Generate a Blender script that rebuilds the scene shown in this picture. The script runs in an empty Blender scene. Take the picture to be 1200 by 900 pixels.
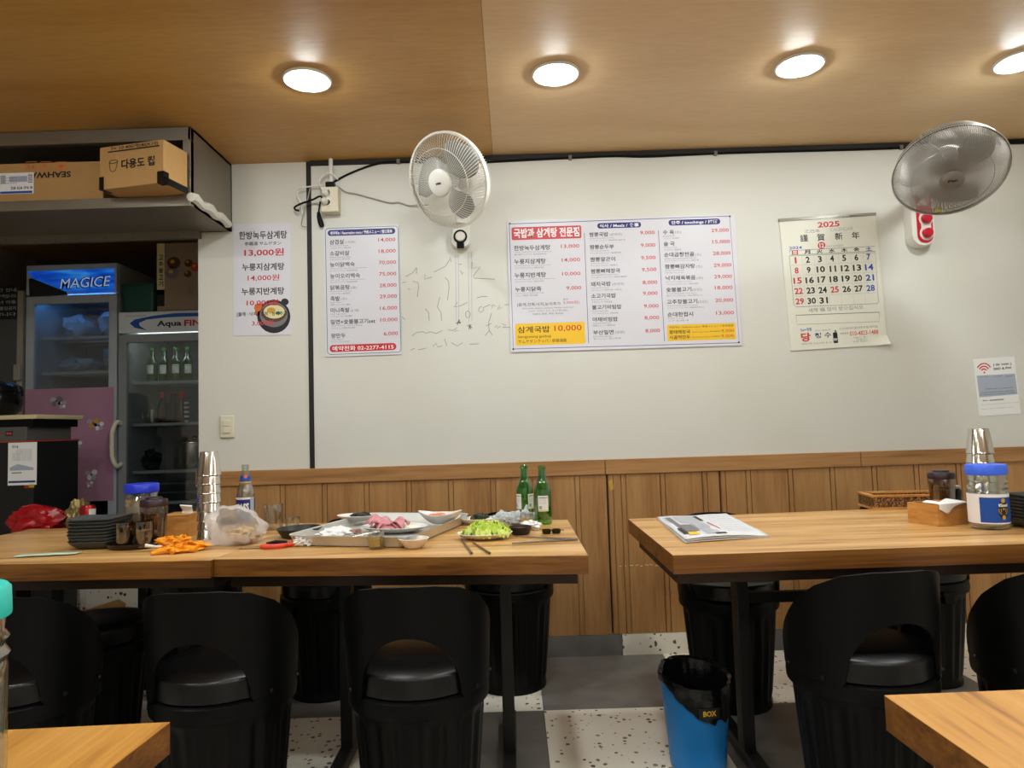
import bpy, bmesh, math, random
from mathutils import Vector, Matrix, noise
PI = math.pi
C = bpy.context.scene.collection
scene = bpy.context.scene

# ------------------------------------------------------------------ camera, world, exposure
HC, F, PITCH, ROLL = 1.12, 810.0, math.atan(50 / 810), 0.031
WALL, CEIL = 3.45, 2.50
fw = Vector((0, math.cos(PITCH), math.sin(PITCH)))
_u, _x = Vector((0, -math.sin(PITCH), math.cos(PITCH))), Vector((1, 0, 0))
UP = _u * math.cos(ROLL) + _x * math.sin(ROLL)
RT = _x * math.cos(ROLL) - _u * math.sin(ROLL)
EYE = Vector((0, 0, HC))
cam_d = bpy.data.cameras.new('camera')
cam = bpy.data.objects.new('camera', cam_d)
C.objects.link(cam)
cam.matrix_world = Matrix(((RT.x, UP.x, -fw.x, 0), (RT.y, UP.y, -fw.y, 0), (RT.z, UP.z, -fw.z, HC), (0, 0, 0, 1)))
cam_d.sensor_fit = 'HORIZONTAL'
cam_d.sensor_width = 36.0
cam_d.lens = F / 1200 * 36.0
cam_d.clip_start = 0.02
scene.camera = cam
LAMP = 176.0            # emission strength of the ceiling lamps
EXPOSURE = 0.0
w = bpy.data.worlds.new('room_air')
scene.world = w
w.use_nodes = True
w.node_tree.nodes['Background'].inputs[0].default_value = (1.0, 0.93, 0.82, 1)
w.node_tree.nodes['Background'].inputs[1].default_value = 0.05
vs = scene.view_settings
vs.view_transform = 'Standard'
vs.look = 'None'
vs.gamma = 1.0
vs.exposure = EXPOSURE
vs.use_curve_mapping = False
scene.cycles.max_bounces = 10
scene.cycles.transparent_max_bounces = 24
scene.cycles.caustics_reflective = False
scene.cycles.caustics_refractive = False
scene.cycles.sample_clamp_indirect = 4.0


def ray(px, py):
    return fw + RT * ((px - 600) / F) + UP * ((450 - py) / F)


def at(px, py, z):
    d = ray(px, py)
    return EYE + d * ((z - HC) / d.z)


def onY(px, py, Y):
    d = ray(px, py)
    return EYE + d * (Y / d.y)


# ------------------------------------------------------------------ materials
MATS = {}


def lin(c):
    if isinstance(c, str):
        c = [int(c[i:i + 2], 16) / 255 for i in (0, 2, 4)]
        return tuple(v / 12.92 if v <= 0.04045 else ((v + 0.055) / 1.055) ** 2.4 for v in c)
    return tuple(c)


def mat(name, col, rough=0.5, metal=0.0, var=0.06, scale=12.0, spec=0.5, trans=0.0, ior=1.45, emit=0.0, bump=0.0, alpha=1.0, sss=0.0):
    if name in MATS:
        return MATS[name]
    m = bpy.data.materials.new(name)
    m.use_nodes = True
    nt = m.node_tree
    b = nt.nodes['Principled BSDF']
    c = lin(col)
    b.inputs['Roughness'].default_value = rough
    b.inputs['Metallic'].default_value = metal
    b.inputs['Specular IOR Level'].default_value = spec
    b.inputs['Transmission Weight'].default_value = trans
    b.inputs['IOR'].default_value = ior
    b.inputs['Alpha'].default_value = alpha
    b.inputs['Base Color'].default_value = (*c, 1)
    if sss:
        b.inputs['Subsurface Weight'].default_value = sss
        b.inputs['Subsurface Radius'].default_value = (0.01, 0.008, 0.005)
    if var > 0 or bump > 0:
        tc = nt.nodes.new('ShaderNodeTexCoord')
        n = nt.nodes.new('ShaderNodeTexNoise')
        n.inputs['Scale'].default_value = scale
        n.inputs['Detail'].default_value = 4
        nt.links.new(tc.outputs['Object'], n.inputs['Vector'])
        if var > 0:
            mx = nt.nodes.new('ShaderNodeMix')
            mx.data_type = 'RGBA'
            mx.inputs[6].default_value = (*[v * (1 - var) for v in c], 1)
            mx.inputs[7].default_value = (*[min(1, v * (1 + var)) for v in c], 1)
            nt.links.new(n.outputs['Fac'], mx.inputs[0])
            nt.links.new(mx.outputs[2], b.inputs['Base Color'])
        if bump > 0:
            bp = nt.nodes.new('ShaderNodeBump')
            bp.inputs['Strength'].default_value = bump
            bp.inputs['Distance'].default_value = 0.005
            nt.links.new(n.outputs['Fac'], bp.inputs['Height'])
            nt.links.new(bp.outputs['Normal'], b.inputs['Normal'])
    if emit:
        b.inputs['Emission Color'].default_value = (*c, 1)
        b.inputs['Emission Strength'].default_value = emit
    MATS[name] = m
    return m


def ramp(nt, stops):
    r = nt.nodes.new('ShaderNodeValToRGB')
    e = r.color_ramp.elements
    while len(e) < len(stops):
        e.new(0.5)
    for el, (p, c) in zip(e, stops):
        el.position = p
        el.color = (*lin(c), 1)
    return r


def wood(name, dark, mid, light, stretch, rough=0.4, freq=1.0, ring=6.0, fine=0.25):
    """Striped grain; `stretch` scales object coordinates per axis (small = long along that axis)."""
    m = bpy.data.materials.new(name)
    m.use_nodes = True
    nt = m.node_tree
    b = nt.nodes['Principled BSDF']
    tc = nt.nodes.new('ShaderNodeTexCoord')
    mp = nt.nodes.new('ShaderNodeMapping')
    mp.inputs['Scale'].default_value = stretch
    nt.links.new(tc.outputs['Object'], mp.inputs['Vector'])
    n1 = nt.nodes.new('ShaderNodeTexNoise')
    n1.inputs['Scale'].default_value = freq
    n1.inputs['Detail'].default_value = 6
    n1.inputs['Distortion'].default_value = 0.6
    nt.links.new(mp.outputs[0], n1.inputs['Vector'])
    n2 = nt.nodes.new('ShaderNodeTexNoise')
    n2.inputs['Scale'].default_value = freq * ring
    n2.inputs['Detail'].default_value = 3
    nt.links.new(mp.outputs[0], n2.inputs['Vector'])
    ma = nt.nodes.new('ShaderNodeMath')
    ma.operation = 'MULTIPLY_ADD'
    ma.inputs[1].default_value = fine
    nt.links.new(n2.outputs['Fac'], ma.inputs[0])
    mb = nt.nodes.new('ShaderNodeMath')
    mb.operation = 'MULTIPLY'
    mb.inputs[1].default_value = 1 - fine
    nt.links.new(n1.outputs['Fac'], mb.inputs[0])
    nt.links.new(mb.outputs[0], ma.inputs[2])
    r = ramp(nt, [(0.34, dark), (0.47, mid), (0.62, light)])
    nt.links.new(ma.outputs[0], r.inputs[0])
    nt.links.new(r.outputs[0], b.inputs['Base Color'])
    b.inputs['Roughness'].default_value = rough
    bp = nt.nodes.new('ShaderNodeBump')
    bp.inputs['Strength'].default_value = 0.06
    bp.inputs['Distance'].default_value = 0.002
    nt.links.new(n2.outputs['Fac'], bp.inputs['Height'])
    nt.links.new(bp.outputs['Normal'], b.inputs['Normal'])
    MATS[name] = m
    return m


def terrazzo(name, base, chips, size=34.0, thr=0.33):
    m = bpy.data.materials.new(name)
    m.use_nodes = True
    nt = m.node_tree
    b = nt.nodes['Principled BSDF']
    tc = nt.nodes.new('ShaderNodeTexCoord')
    v = nt.nodes.new('ShaderNodeTexVoronoi')
    v.inputs['Scale'].default_value = size
    v.inputs['Randomness'].default_value = 1.0
    nt.links.new(tc.outputs['Object'], v.inputs['Vector'])
    sep = nt.nodes.new('ShaderNodeSeparateColor')
    nt.links.new(v.outputs['Color'], sep.inputs[0])
    n = nt.nodes.new('ShaderNodeTexNoise')
    n.inputs['Scale'].default_value = size * 2.2
    nt.links.new(tc.outputs['Object'], n.inputs['Vector'])
    # chip radius differs per cell
    mr = nt.nodes.new('ShaderNodeMapRange')
    mr.inputs['From Min'].default_value = 0.25
    mr.inputs['From Max'].default_value = 1.0
    mr.inputs['To Min'].default_value = 0.0
    mr.inputs['To Max'].default_value = thr
    nt.links.new(sep.outputs[0], mr.inputs[0])
    ad = nt.nodes.new('ShaderNodeMath')
    ad.operation = 'MULTIPLY_ADD'
    ad.inputs[1].default_value = 0.45
    ad.inputs[2].default_value = -0.12
    nt.links.new(n.outputs['Fac'], ad.inputs[0])
    dd = nt.nodes.new('ShaderNodeMath')
    dd.operation = 'ADD'
    nt.links.new(v.outputs['Distance'], dd.inputs[0])
    nt.links.new(ad.outputs[0], dd.inputs[1])
    lt = nt.nodes.new('ShaderNodeMath')
    lt.operation = 'LESS_THAN'
    nt.links.new(dd.outputs[0], lt.inputs[0])
    nt.links.new(mr.outputs[0], lt.inputs[1])
    r = ramp(nt, [(0.0, chips[0]), (0.55, chips[1]), (0.9, chips[2])])
    nt.links.new(sep.outputs[1], r.inputs[0])
    mx = nt.nodes.new('ShaderNodeMix')
    mx.data_type = 'RGBA'
    mx.inputs[6].default_value = (*lin(base), 1)
    nt.links.new(lt.outputs[0], mx.inputs[0])
    nt.links.new(r.outputs[0], mx.inputs[7])
    nt.links.new(mx.outputs[2], b.inputs['Base Color'])
    b.inputs['Roughness'].default_value = 0.35
    MATS[name] = m
    return m


def pane(name, tint=(0.9, 0.95, 0.95), refl=0.12):
    """Thin clear sheet: mostly transparent with a fresnel gloss."""
    m = bpy.data.materials.new(name)
    m.use_nodes = True
    nt = m.node_tree
    nt.nodes.remove(nt.nodes['Principled BSDF'])
    out = nt.nodes['Material Output']
    t = nt.nodes.new('ShaderNodeBsdfTransparent')
    t.inputs[0].default_value = (*tint, 1)
    g = nt.nodes.new('ShaderNodeBsdfGlossy')
    g.inputs['Roughness'].default_value = 0.04
    lw = nt.nodes.new('ShaderNodeLayerWeight')
    lw.inputs[0].default_value = 0.35
    mt = nt.nodes.new('ShaderNodeMath')
    mt.operation = 'MULTIPLY_ADD'
    mt.inputs[1].default_value = 0.5
    mt.inputs[2].default_value = refl * 0.4
    nt.links.new(lw.outputs['Facing'], mt.inputs[0])
    mx = nt.nodes.new('ShaderNodeMixShader')
    nt.links.new(mt.outputs[0], mx.inputs[0])
    nt.links.new(t.outputs[0], mx.inputs[1])
    nt.links.new(g.outputs[0], mx.inputs[2])
    nt.links.new(mx.outputs[0], out.inputs[0])
    MATS[name] = m
    return m


def film(name, col, clear=0.45, rough=0.25):
    """Milky thin plastic: part transparent, part diffuse and translucent."""
    m = bpy.data.materials.new(name)
    m.use_nodes = True
    nt = m.node_tree
    b = nt.nodes['Principled BSDF']
    b.inputs['Base Color'].default_value = (*lin(col), 1)
    b.inputs['Roughness'].default_value = rough
    t = nt.nodes.new('ShaderNodeBsdfTransparent')
    tl = nt.nodes.new('ShaderNodeBsdfTranslucent')
    tl.inputs[0].default_value = (*lin(col), 1)
    m1 = nt.nodes.new('ShaderNodeMixShader')
    m1.inputs[0].default_value = 0.4
    nt.links.new(b.outputs[0], m1.inputs[1])
    nt.links.new(tl.outputs[0], m1.inputs[2])
    m2 = nt.nodes.new('ShaderNodeMixShader')
    m2.inputs[0].default_value = clear
    nt.links.new(m1.outputs[0], m2.inputs[1])
    nt.links.new(t.outputs[0], m2.inputs[2])
    nt.links.new(m2.outputs[0], nt.nodes['Material Output'].inputs[0])
    MATS[name] = m
    return m


def stainmat(name, col, stain, scale=2.2, amount=0.35, rough=0.5, lo=0.5, hi=0.75):
    """A painted surface with soft stains of wear."""
    m = mat(name, col, rough, var=0)
    nt = m.node_tree
    b = nt.nodes['Principled BSDF']
    tc = nt.nodes.new('ShaderNodeTexCoord')
    n = nt.nodes.new('ShaderNodeTexNoise')
    n.inputs['Scale'].default_value = scale
    n.inputs['Detail'].default_value = 7
    nt.links.new(tc.outputs['Object'], n.inputs['Vector'])
    mr = nt.nodes.new('ShaderNodeMapRange')
    mr.inputs['From Min'].default_value = lo
    mr.inputs['From Max'].default_value = hi
    mr.inputs['To Max'].default_value = amount
    nt.links.new(n.outputs['Fac'], mr.inputs[0])
    mx = nt.nodes.new('ShaderNodeMix')
    mx.data_type = 'RGBA'
    mx.inputs[6].default_value = (*lin(col), 1)
    mx.inputs[7].default_value = (*lin(stain), 1)
    nt.links.new(mr.outputs[0], mx.inputs[0])
    nt.links.new(mx.outputs[2], b.inputs['Base Color'])
    return m


M_WALL = stainmat('wall_paint', 'd8d5cb', 'c9c2b0', 1.3, 0.4, 0.42)
M_PANEL = stainmat('white_board_panel', 'd9d7cf', 'cbc6b6', 1.6, 0.4, 0.5)
M_CEIL = wood('ceiling_laminate', 'b8863e', 'c09048', 'ca9c55', (0.5, 3.0, 3.0), 0.42, 1.2, 18, 0.35)
M_CEIL_BOUNCE = wood('ceiling_laminate_bounce_tint', 'd8b280', 'deba8a', 'e4c496', (0.5, 3.0, 3.0), 0.42, 1.2, 18, 0.35)  # right board: bounced light and gloss painted in as a paler tint
M_DARKTRIM = mat('dark_trim', '1c1614', 0.5)
M_TILE_W = terrazzo('terrazzo_tile', 'efe6d6', ('2a2422', '6b5348', '8d7a6a'), 44, 0.52)
M_TILE_D = stainmat('charcoal_tile', '68645f', '837e78', 7.0, 0.7, 0.45, 0.35, 0.75)
M_GROUT = mat('grout', '5a5650', 0.8)
M_OAK = wood('table_oak', '966634', 'ca9858', 'e0b478', (0.55, 9.0, 9.0), 0.32, 1.6, 7, 0.35)
M_OAK_EDGE = wood('table_oak_edge', '54300e', '744414', '8c5a20', (0.55, 12.0, 24.0), 0.4, 1.6, 5, 0.4)
M_OAKY = wood('table_oak_lengthwise', '8a5520', 'c68a3c', 'd9a050', (9.0, 0.55, 9.0), 0.3, 1.6, 7, 0.35)
M_APRON = mat('dark_brown_board', '3a2415', 0.5)
M_WAIN = wood('wainscot_wood', '946639', 'a87847', 'b48652', (9.0, 9.0, 0.7), 0.4, 1.4, 6, 0.4)
M_CAP = wood('wainscot_cap_wood', '845a33', 'a67645', 'b58653', (0.5, 9.0, 9.0), 0.4, 1.4, 6, 0.4)
M_BLACK = mat('black_plastic', '070707', 0.42, var=0.1, scale=40, spec=0.2)
M_SEAT = mat('black_vinyl', '0a0a0b', 0.3, var=0.1, scale=60, bump=0.1, spec=0.5)
M_IRON = mat('black_iron', '0e0d0d', 0.45)
M_STEEL = mat('brushed_steel', 'c9c4ba', 0.24, 1.0, var=0.08, scale=30)
M_STEELP = mat('polished_steel', 'd2cdc4', 0.14, 1.0, var=0.05)
M_SHEET = mat('stainless_sheet', '8c8375', 0.45, 0.7, var=0.12, scale=6)
M_WHITEP = mat('white_plastic', 'e8e4dc', 0.35, var=0.03)
M_CREAMP = mat('cream_plastic', 'ddd6bf', 0.4, var=0.03)
M_CERAM = mat('white_ceramic', 'e9e6df', 0.18, var=0.02)
M_PAPER = mat('white_paper', 'eeecea', 0.6, var=0.02)
M_BOARD = mat('print_board', 'dad8e0', 0.35, var=0.02)
M_CAL = mat('calendar_paper', 'e6e4d6', 0.5, var=0.02)
M_CARD = mat('cardboard', 'b98f58', 0.7, var=0.08, scale=20)
M_BAMBOO = wood('bamboo_box_wood', 'b07838', 'c98d48', 'd8a25c', (3, 3, 14), 0.4, 1.6, 5, 0.3)
M_GLASS = pane('clear_glass', (0.93, 0.95, 0.94), 0.35)
M_GREENG = pane('green_glass', (0.13, 0.70, 0.19), 0.3)
M_BROWNP = pane('brown_clear_plastic', (0.66, 0.52, 0.36), 0.25)
M_SMOKE = pane('smoky_plastic', (0.56, 0.48, 0.40), 0.3)
M_PET = pane('clear_plastic', (0.92, 0.94, 0.93), 0.3)
M_PANE = pane('door_glass', (0.88, 0.91, 0.92), 0.10)
INK = {k: mat('ink_' + k, c, 0.5, var=0) for k, c in dict(
    black='1a1a1c', red='c8242c', softred='cc4048', navy='2a2a78', white='f2f0f2', yellow='f2c22a', blue='1a4fa8', grey='77777c',
    lightgrey='b4b6bc', green='3d7a5a', brown='5a3a22', orange='d9692a', cream='e8dca8', slate='aab2c2', gold='d0a040', pencil='8e8c88').items()}
INK['glow'] = mat('lit_letters', '9fb4dc', 0.5, var=0, emit=0.55)


# ------------------------------------------------------------------ mesh helpers
def link(name, mesh, parent=None):
    o = bpy.data.objects.new(name, mesh)
    C.objects.link(o)
    if parent is not None:
        o.parent = parent
    return o


def thing(name, label, cat, loc=(0, 0, 0), rotz=0.0, group=None):
    o = link(name, None)
    o.location = loc
    o.rotation_euler = (0, 0, rotz)
    o['label'] = label
    o['category'] = cat
    if group:
        o['group'] = group
    return o


def tag(o, label, cat, group=None):
    o['label'] = label
    o['category'] = cat
    if group:
        o['group'] = group
    return o


def dup(root, loc, rotz, label, group=None):
    r = root.copy()
    C.objects.link(r)
    r.location = loc
    r.rotation_euler = (0, 0, rotz)
    r['label'] = label
    if group:
        r['group'] = group
    for ch in list(root.children):
        c = ch.copy()
        C.objects.link(c)
        c.parent = r
        for g in list(ch.children):
            d = g.copy()
            C.objects.link(d)
            d.parent = c
    return r


class B:
    def __init__(s):
        s.bm = bmesh.new()

    def box(s, x0, x1, y0, y1, z0, z1, mi=0, M=None):
        v = [s.bm.verts.new((x, y, z)) for z in (z0, z1) for y in (y0, y1) for x in (x0, x1)]
        if M is not None:
            for q in v:
                q.co = M @ q.co
        for f in ((0, 2, 3, 1), (4, 5, 7, 6), (0, 1, 5, 4), (2, 6, 7, 3), (0, 4, 6, 2), (1, 3, 7, 5)):
            s.bm.faces.new([v[i] for i in f]).material_index = mi
        return s

    def loft(s, rings, cap0=True, cap1=True, mi=0, closed=True):
        vs = [[s.bm.verts.new(p) for p in r] for r in rings]
        n = len(vs[0])
        for a, b in zip(vs, vs[1:]):
            for i in range(n if closed else n - 1):
                j = (i + 1) % n
                s.bm.faces.new((a[i], a[j], b[j], b[i])).material_index = mi
        if cap0:
            s.bm.faces.new(vs[0][::-1]).material_index = mi
        if cap1:
            s.bm.faces.new(vs[-1]).material_index = mi
        return s

    def lathe(s, prof, n=32, c=(0, 0, 0), M=None, mi=0, cap0=True, cap1=True, mod=None):
        rings = []
        for k, (r, z) in enumerate(prof):
            ring = []
            for i in range(n):
                a = 2 * PI * i / n
                rr = r * (mod(a, z) if mod else 1)
                p = Vector((c[0] + rr * math.cos(a), c[1] + rr * math.sin(a), c[2] + z))
                ring.append(M @ p if M is not None else p)
            rings.append(ring)
        return s.loft(rings, cap0 and prof[0][0] > 1e-6, cap1 and prof[-1][0] > 1e-6, mi)

    def tube(s, pts, r=0.003, n=6, mi=0, closed=False):
        pts = [Vector(p) for p in pts]
        rings = []
        m = len(pts)
        nrm = None
        for i in range(m):
            if closed:
                t = pts[(i + 1) % m] - pts[(i - 1) % m]
            else:
                t = pts[min(i + 1, m - 1)] - pts[max(i - 1, 0)]
            if t.length < 1e-9:
                t = Vector((0, 0, 1))
            t.normalize()
            if nrm is None:
                h = Vector((0, 0, 1)) if abs(t.z) < 0.9 else Vector((1, 0, 0))
                nrm = t.cross(h).normalized()
            else:
                nrm = (nrm - t * nrm.dot(t))
                nrm = nrm.normalized() if nrm.length > 1e-6 else t.orthogonal().normalized()
            b2 = t.cross(nrm)
            rr = r[i] if isinstance(r, (list, tuple)) else r
            rings.append([pts[i] + (nrm * math.cos(2 * PI * k / n) + b2 * math.sin(2 * PI * k / n)) * rr for k in range(n)])
        if closed:
            rings.append(rings[0])
            return s.loft(rings, False, False, mi)
        return s.loft(rings, True, True, mi)

    def prism(s, poly, z0, z1, mi=0, M=None):
        a = [Vector((x, y, z0)) for x, y in poly]
        b = [Vector((x, y, z1)) for x, y in poly]
        if M is not None:
            a = [M @ p for p in a]
            b = [M @ p for p in b]
        return s.loft([a, b], True, True, mi)

    def sheet(s, nx, ny, fn, mi=0):
        g = [[s.bm.verts.new(fn(i / nx, j / ny)) for i in range(nx + 1)] for j in range(ny + 1)]
        for j in range(ny):
            for i in range(nx):
                s.bm.faces.new((g[j][i], g[j][i + 1], g[j + 1][i + 1], g[j + 1][i])).material_index = mi
        return s

    def blob(s, c, size, seed=0, amp=0.3, freq=2.0, sub=3, flat=None, mi=0):
        t = bmesh.new()
        bmesh.ops.create_icosphere(t, subdivisions=sub, radius=1.0)
        off = Vector((seed * 7.3, seed * 3.1, seed * 1.7))
        mp = {}
        for v in t.verts:
            d = 1 + amp * noise.noise(v.co * freq + off) + amp * 0.5 * noise.noise(v.co * freq * 2.7 + off)
            p = v.co * d
            p = Vector((c[0] + p.x * size[0], c[1] + p.y * size[1], c[2] + p.z * size[2]))
            if flat is not None and p.z < flat:
                p.z = flat
            mp[v] = s.bm.verts.new(p)
        for f in t.faces:
            s.bm.faces.new([mp[v] for v in f.verts]).material_index = mi
        t.free()
        return s

    def xf(s, M):
        s.bm.transform(M)
        return s

    def done(s, name, mats, parent=None, smooth=True, solid=0.0, bevel=0.0, sub=0, angle=40):
        bmesh.ops.remove_doubles(s.bm, verts=s.bm.verts, dist=1e-6)
        bmesh.ops.recalc_face_normals(s.bm, faces=s.bm.faces)
        me = bpy.data.meshes.new(name)
        if smooth:
            for f in s.bm.faces:
                f.smooth = True
            for e in s.bm.edges:
                if len(e.link_faces) == 2 and e.calc_face_angle(0) > math.radians(angle):
                    e.smooth = False
        s.bm.to_mesh(me)
        s.bm.free()
        for m in (mats if isinstance(mats, (list, tuple)) else [mats]):
            me.materials.append(m)
        o = link(name, me, parent)
        if bevel:
            d = o.modifiers.new('bevel', 'BEVEL')
            d.width = bevel
            d.segments = 2
            d.limit_method = 'ANGLE'
        if solid:
            d = o.modifiers.new('solid', 'SOLIDIFY')
            d.thickness = solid
            d.offset = 0
        if sub:
            d = o.modifiers.new('sub', 'SUBSURF')
            d.levels = sub
            d.render_levels = sub
        return o


def rrect(x0, y0, x1, y1, r, n=5):
    if r <= 0:
        return [(x0, y0), (x1, y0), (x1, y1), (x0, y1)]
    r = min(r, abs(x1 - x0) / 2, abs(y1 - y0) / 2)
    out = []
    for cx, cy, a0 in ((x1 - r, y0 + r, -90), (x1 - r, y1 - r, 0), (x0 + r, y1 - r, 90), (x0 + r, y0 + r, 180)):
        for i in range(n + 1):
            a = math.radians(a0 + 90 * i / n)
            out.append((cx + r * math.cos(a), cy + r * math.sin(a)))
    return out


def ell(cx, cy, rx, ry, n=24):
    return [(cx + rx * math.cos(2 * PI * i / n), cy + ry * math.sin(2 * PI * i / n)) for i in range(n)]


def struct(o):
    o['kind'] = 'structure'
    return o


# ------------------------------------------------------------------ printed writing
_tc = {}


def text_geo(s, bold=0.0):
    k = (s, bold)
    if k in _tc:
        return _tc[k]
    c = bpy.data.curves.new('glyphs', 'FONT')
    c.body = s
    c.resolution_u = 2
    c.offset = bold
    o = bpy.data.objects.new('glyphs', c)
    C.objects.link(o)
    bpy.context.view_layer.update()
    e = o.evaluated_get(bpy.context.evaluated_depsgraph_get())
    me = e.to_mesh()
    vs = [(v.co.x, v.co.y) for v in me.vertices]
    fs = [tuple(p.vertices) for p in me.polygons]
    e.to_mesh_clear()
    bpy.data.objects.remove(o)
    bpy.data.curves.remove(c)
    xs = [v[0] for v in vs] or [0, 1]
    ys = [v[1] for v in vs] or [0, 1]
    _tc[k] = (vs, fs, min(xs), max(xs), min(ys), max(ys))
    return _tc[k]


class Print:
    """Flat printed shapes and letters. Coordinates: u to the right, v downwards."""

    def __init__(s):
        s.items = []           # (pts, faces, ink, layer)

    def poly(s, pts, ink, layer=1):
        s.items.append((list(pts), [tuple(range(len(pts)))], ink, layer))
        return s

    def rect(s, u, v, w, h, ink, layer=1, r=0):
        return s.poly(rrect(u, v, u + w, v + h, r), ink, layer)

    def line(s, pts, wd, ink, layer=1, closed=False):
        pts = [Vector(p) for p in pts]
        n = len(pts)
        a = []
        for i in range(n):
            t = (pts[(i + 1) % n] - pts[i - 1]) if closed else (pts[min(i + 1, n - 1)] - pts[max(i - 1, 0)])
            t = t.normalized() if t.length > 1e-9 else Vector((1, 0))
            nn = Vector((-t.y, t.x)) * wd / 2
            a += [tuple(pts[i] + nn), tuple(pts[i] - nn)]
        fs = []
        for i in range(n if closed else n - 1):
            j = (i + 1) % n
            fs.append((2 * i, 2 * i + 1, 2 * j + 1, 2 * j))
        s.items.append((a, fs, ink, layer))
        return s

    def text(s, u, v, w, h, body, ink='black', layer=2, bold=0.0, rot=0.0, keep=False, slope=0.0):
        vs, fs, x0, x1, y0, y1 = text_geo(body, bold)
        if not vs:
            return s
        sx, sy = w / max(1e-6, x1 - x0), h / max(1e-6, y1 - y0)
        if keep:
            sx = sy
        out = []
        ca, sa = math.cos(rot), math.sin(rot)
        for x, y in vs:
            a, b = (x - x0) * sx, (y1 - y) * sy
            b += a * slope
            if rot:
                a2, b2 = a - w / 2, b - h / 2
                a, b = a2 * ca - b2 * sa + w / 2, a2 * sa + b2 * ca + h / 2
            out.append((u + a, v + b))
        s.items.append((out, fs, ink, layer))
        return s

    def build(s, name, parent, fn):
        bm = bmesh.new()
        inks, idx = [], {}
        for pts, fs, ink, layer in s.items:
            if ink not in idx:
                idx[ink] = len(inks)
                inks.append(INK[ink])
            vv = [bm.verts.new(fn(u, v, layer)) for u, v in pts]
            for f in fs:
                try:
                    bm.faces.new([vv[i] for i in f]).material_index = idx[ink]
                except ValueError:
                    pass
        me = bpy.data.meshes.new(name)
        bm.to_mesh(me)
        bm.free()
        for m in inks:
            me.materials.append(m)
        return link(name, me, parent)


def solve_quad(q):
    """photo px -> (s,t) in the quad TL,TR,BR,BL (inverse bilinear by Newton)."""
    (x0, y0), (x1, y1), (x2, y2), (x3, y3) = q

    def f(px, py):
        s_, t_ = 0.5, 0.5
        for _ in range(8):
            X = (1 - t_) * ((1 - s_) * x0 + s_ * x1) + t_ * ((1 - s_) * x3 + s_ * x2) - px
            Y = (1 - t_) * ((1 - s_) * y0 + s_ * y1) + t_ * ((1 - s_) * y3 + s_ * y2) - py
            a = (1 - t_) * (x1 - x0) + t_ * (x2 - x3)
            b = (1 - s_) * (x3 - x0) + s_ * (x2 - x1)
            c = (1 - t_) * (y1 - y0) + t_ * (y2 - y3)
            d = (1 - s_) * (y3 - y0) + s_ * (y2 - y1)
            D = a * d - b * c
            s_ -= (X * d - b * Y) / D
            t_ -= (a * Y - X * c) / D
        return s_, t_
    return f


class WallSign:
    """A rectangular sheet on the wall; printing is given in measured units (zoom px)."""

    def __init__(s, name, label, cat, quad, Y, thick, material, org=(0, 0), k=1.0, group=None, r=0.0):
        P = [onY(x, y, Y) for x, y in quad]
        c = sum(P, Vector()) / 4
        s.W = ((P[1] - P[0]).length + (P[2] - P[3]).length) / 2
        s.H = ((P[3] - P[0]).length + (P[2] - P[1]).length) / 2
        d = (P[1] - P[0]) + (P[2] - P[3])
        d2 = (P[0] - P[3]) + (P[1] - P[2])
        tilt = (math.atan2(d.z, d.x) + math.atan2(-d2.x, d2.z)) / 2
        s.o = thing(name, label, cat, (c.x, Y, c.z), 0, group)
        s.o.rotation_euler = (0, -tilt, 0)
        b = B()
        poly = rrect(-s.W / 2, -s.H / 2, s.W / 2, s.H / 2, r)
        M = Matrix(((1, 0, 0, 0), (0, 0, -1, 0), (0, 1, 0, 0), (0, 0, 0, 1)))
        b.prism(poly, 0.001, thick + 0.0006, M=M)
        s.thick = thick
        s.body = b
        s.mat = material
        s.q = solve_quad(quad)
        s.org, s.k = org, k
        s.p = Print()
        qs = [Vector(x) for x in quad]
        s.mx = s.W / (((qs[1] - qs[0]).length + (qs[2] - qs[3]).length) / 2) / k     # metres per unit
        s.mz = s.H / (((qs[3] - qs[0]).length + (qs[2] - qs[1]).length) / 2) / k

    def pt(s, x, y):
        a, t = s.q(s.org[0] + x / s.k, s.org[1] + y / s.k)
        return (a - 0.5) * s.W, (t - 0.5) * s.H

    def text(s, x, y, w, h, body, ink='black', bold=0.0, layer=3, **kw):
        u, v = s.pt(x, y)
        s.p.text(u, v, w * s.mx, h * s.mz, body, ink, layer, bold, **kw)

    def rect(s, x, y, w, h, ink, layer=1, r=0):
        u, v = s.pt(x, y)
        s.p.rect(u, v, w * s.mx, h * s.mz, ink, layer, r * s.mx)

    def frame(s, x, y, w, h, wd, ink, layer=2, r=0):
        u, v = s.pt(x, y)
        s.p.line(rrect(u, v, u + w * s.mx, v + h * s.mz, max(r, 0.01) * s.mx), wd * s.mx, ink, layer, True)

    def line(s, pts, wd, ink, layer=2):
        s.p.line([s.pt(*p) for p in pts], wd * s.mx, ink, layer)

    def poly(s, pts, ink, layer=2):
        s.p.poly([s.pt(*p) for p in pts], ink, layer)

    def finish(s, sheet='sheet', ink='printing', **kw):
        s.body.done(sheet, s.mat, s.o, smooth=False)
        s.p.build(ink, s.o, lambda u, v, l: (u, -s.thick - 0.0006 - 0.00012 * l, -v))
        return s.o


def cyl_fn(r, z_top, a0, c=(0, 0)):
    """u runs round the cylinder from angle a0 (radians), v down from z_top."""
    return lambda u, v, l: (c[0] + (r + 0.0002 * l) * math.cos(a0 + u / r), c[1] + (r + 0.0002 * l) * math.sin(a0 + u / r), z_top - v)


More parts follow.
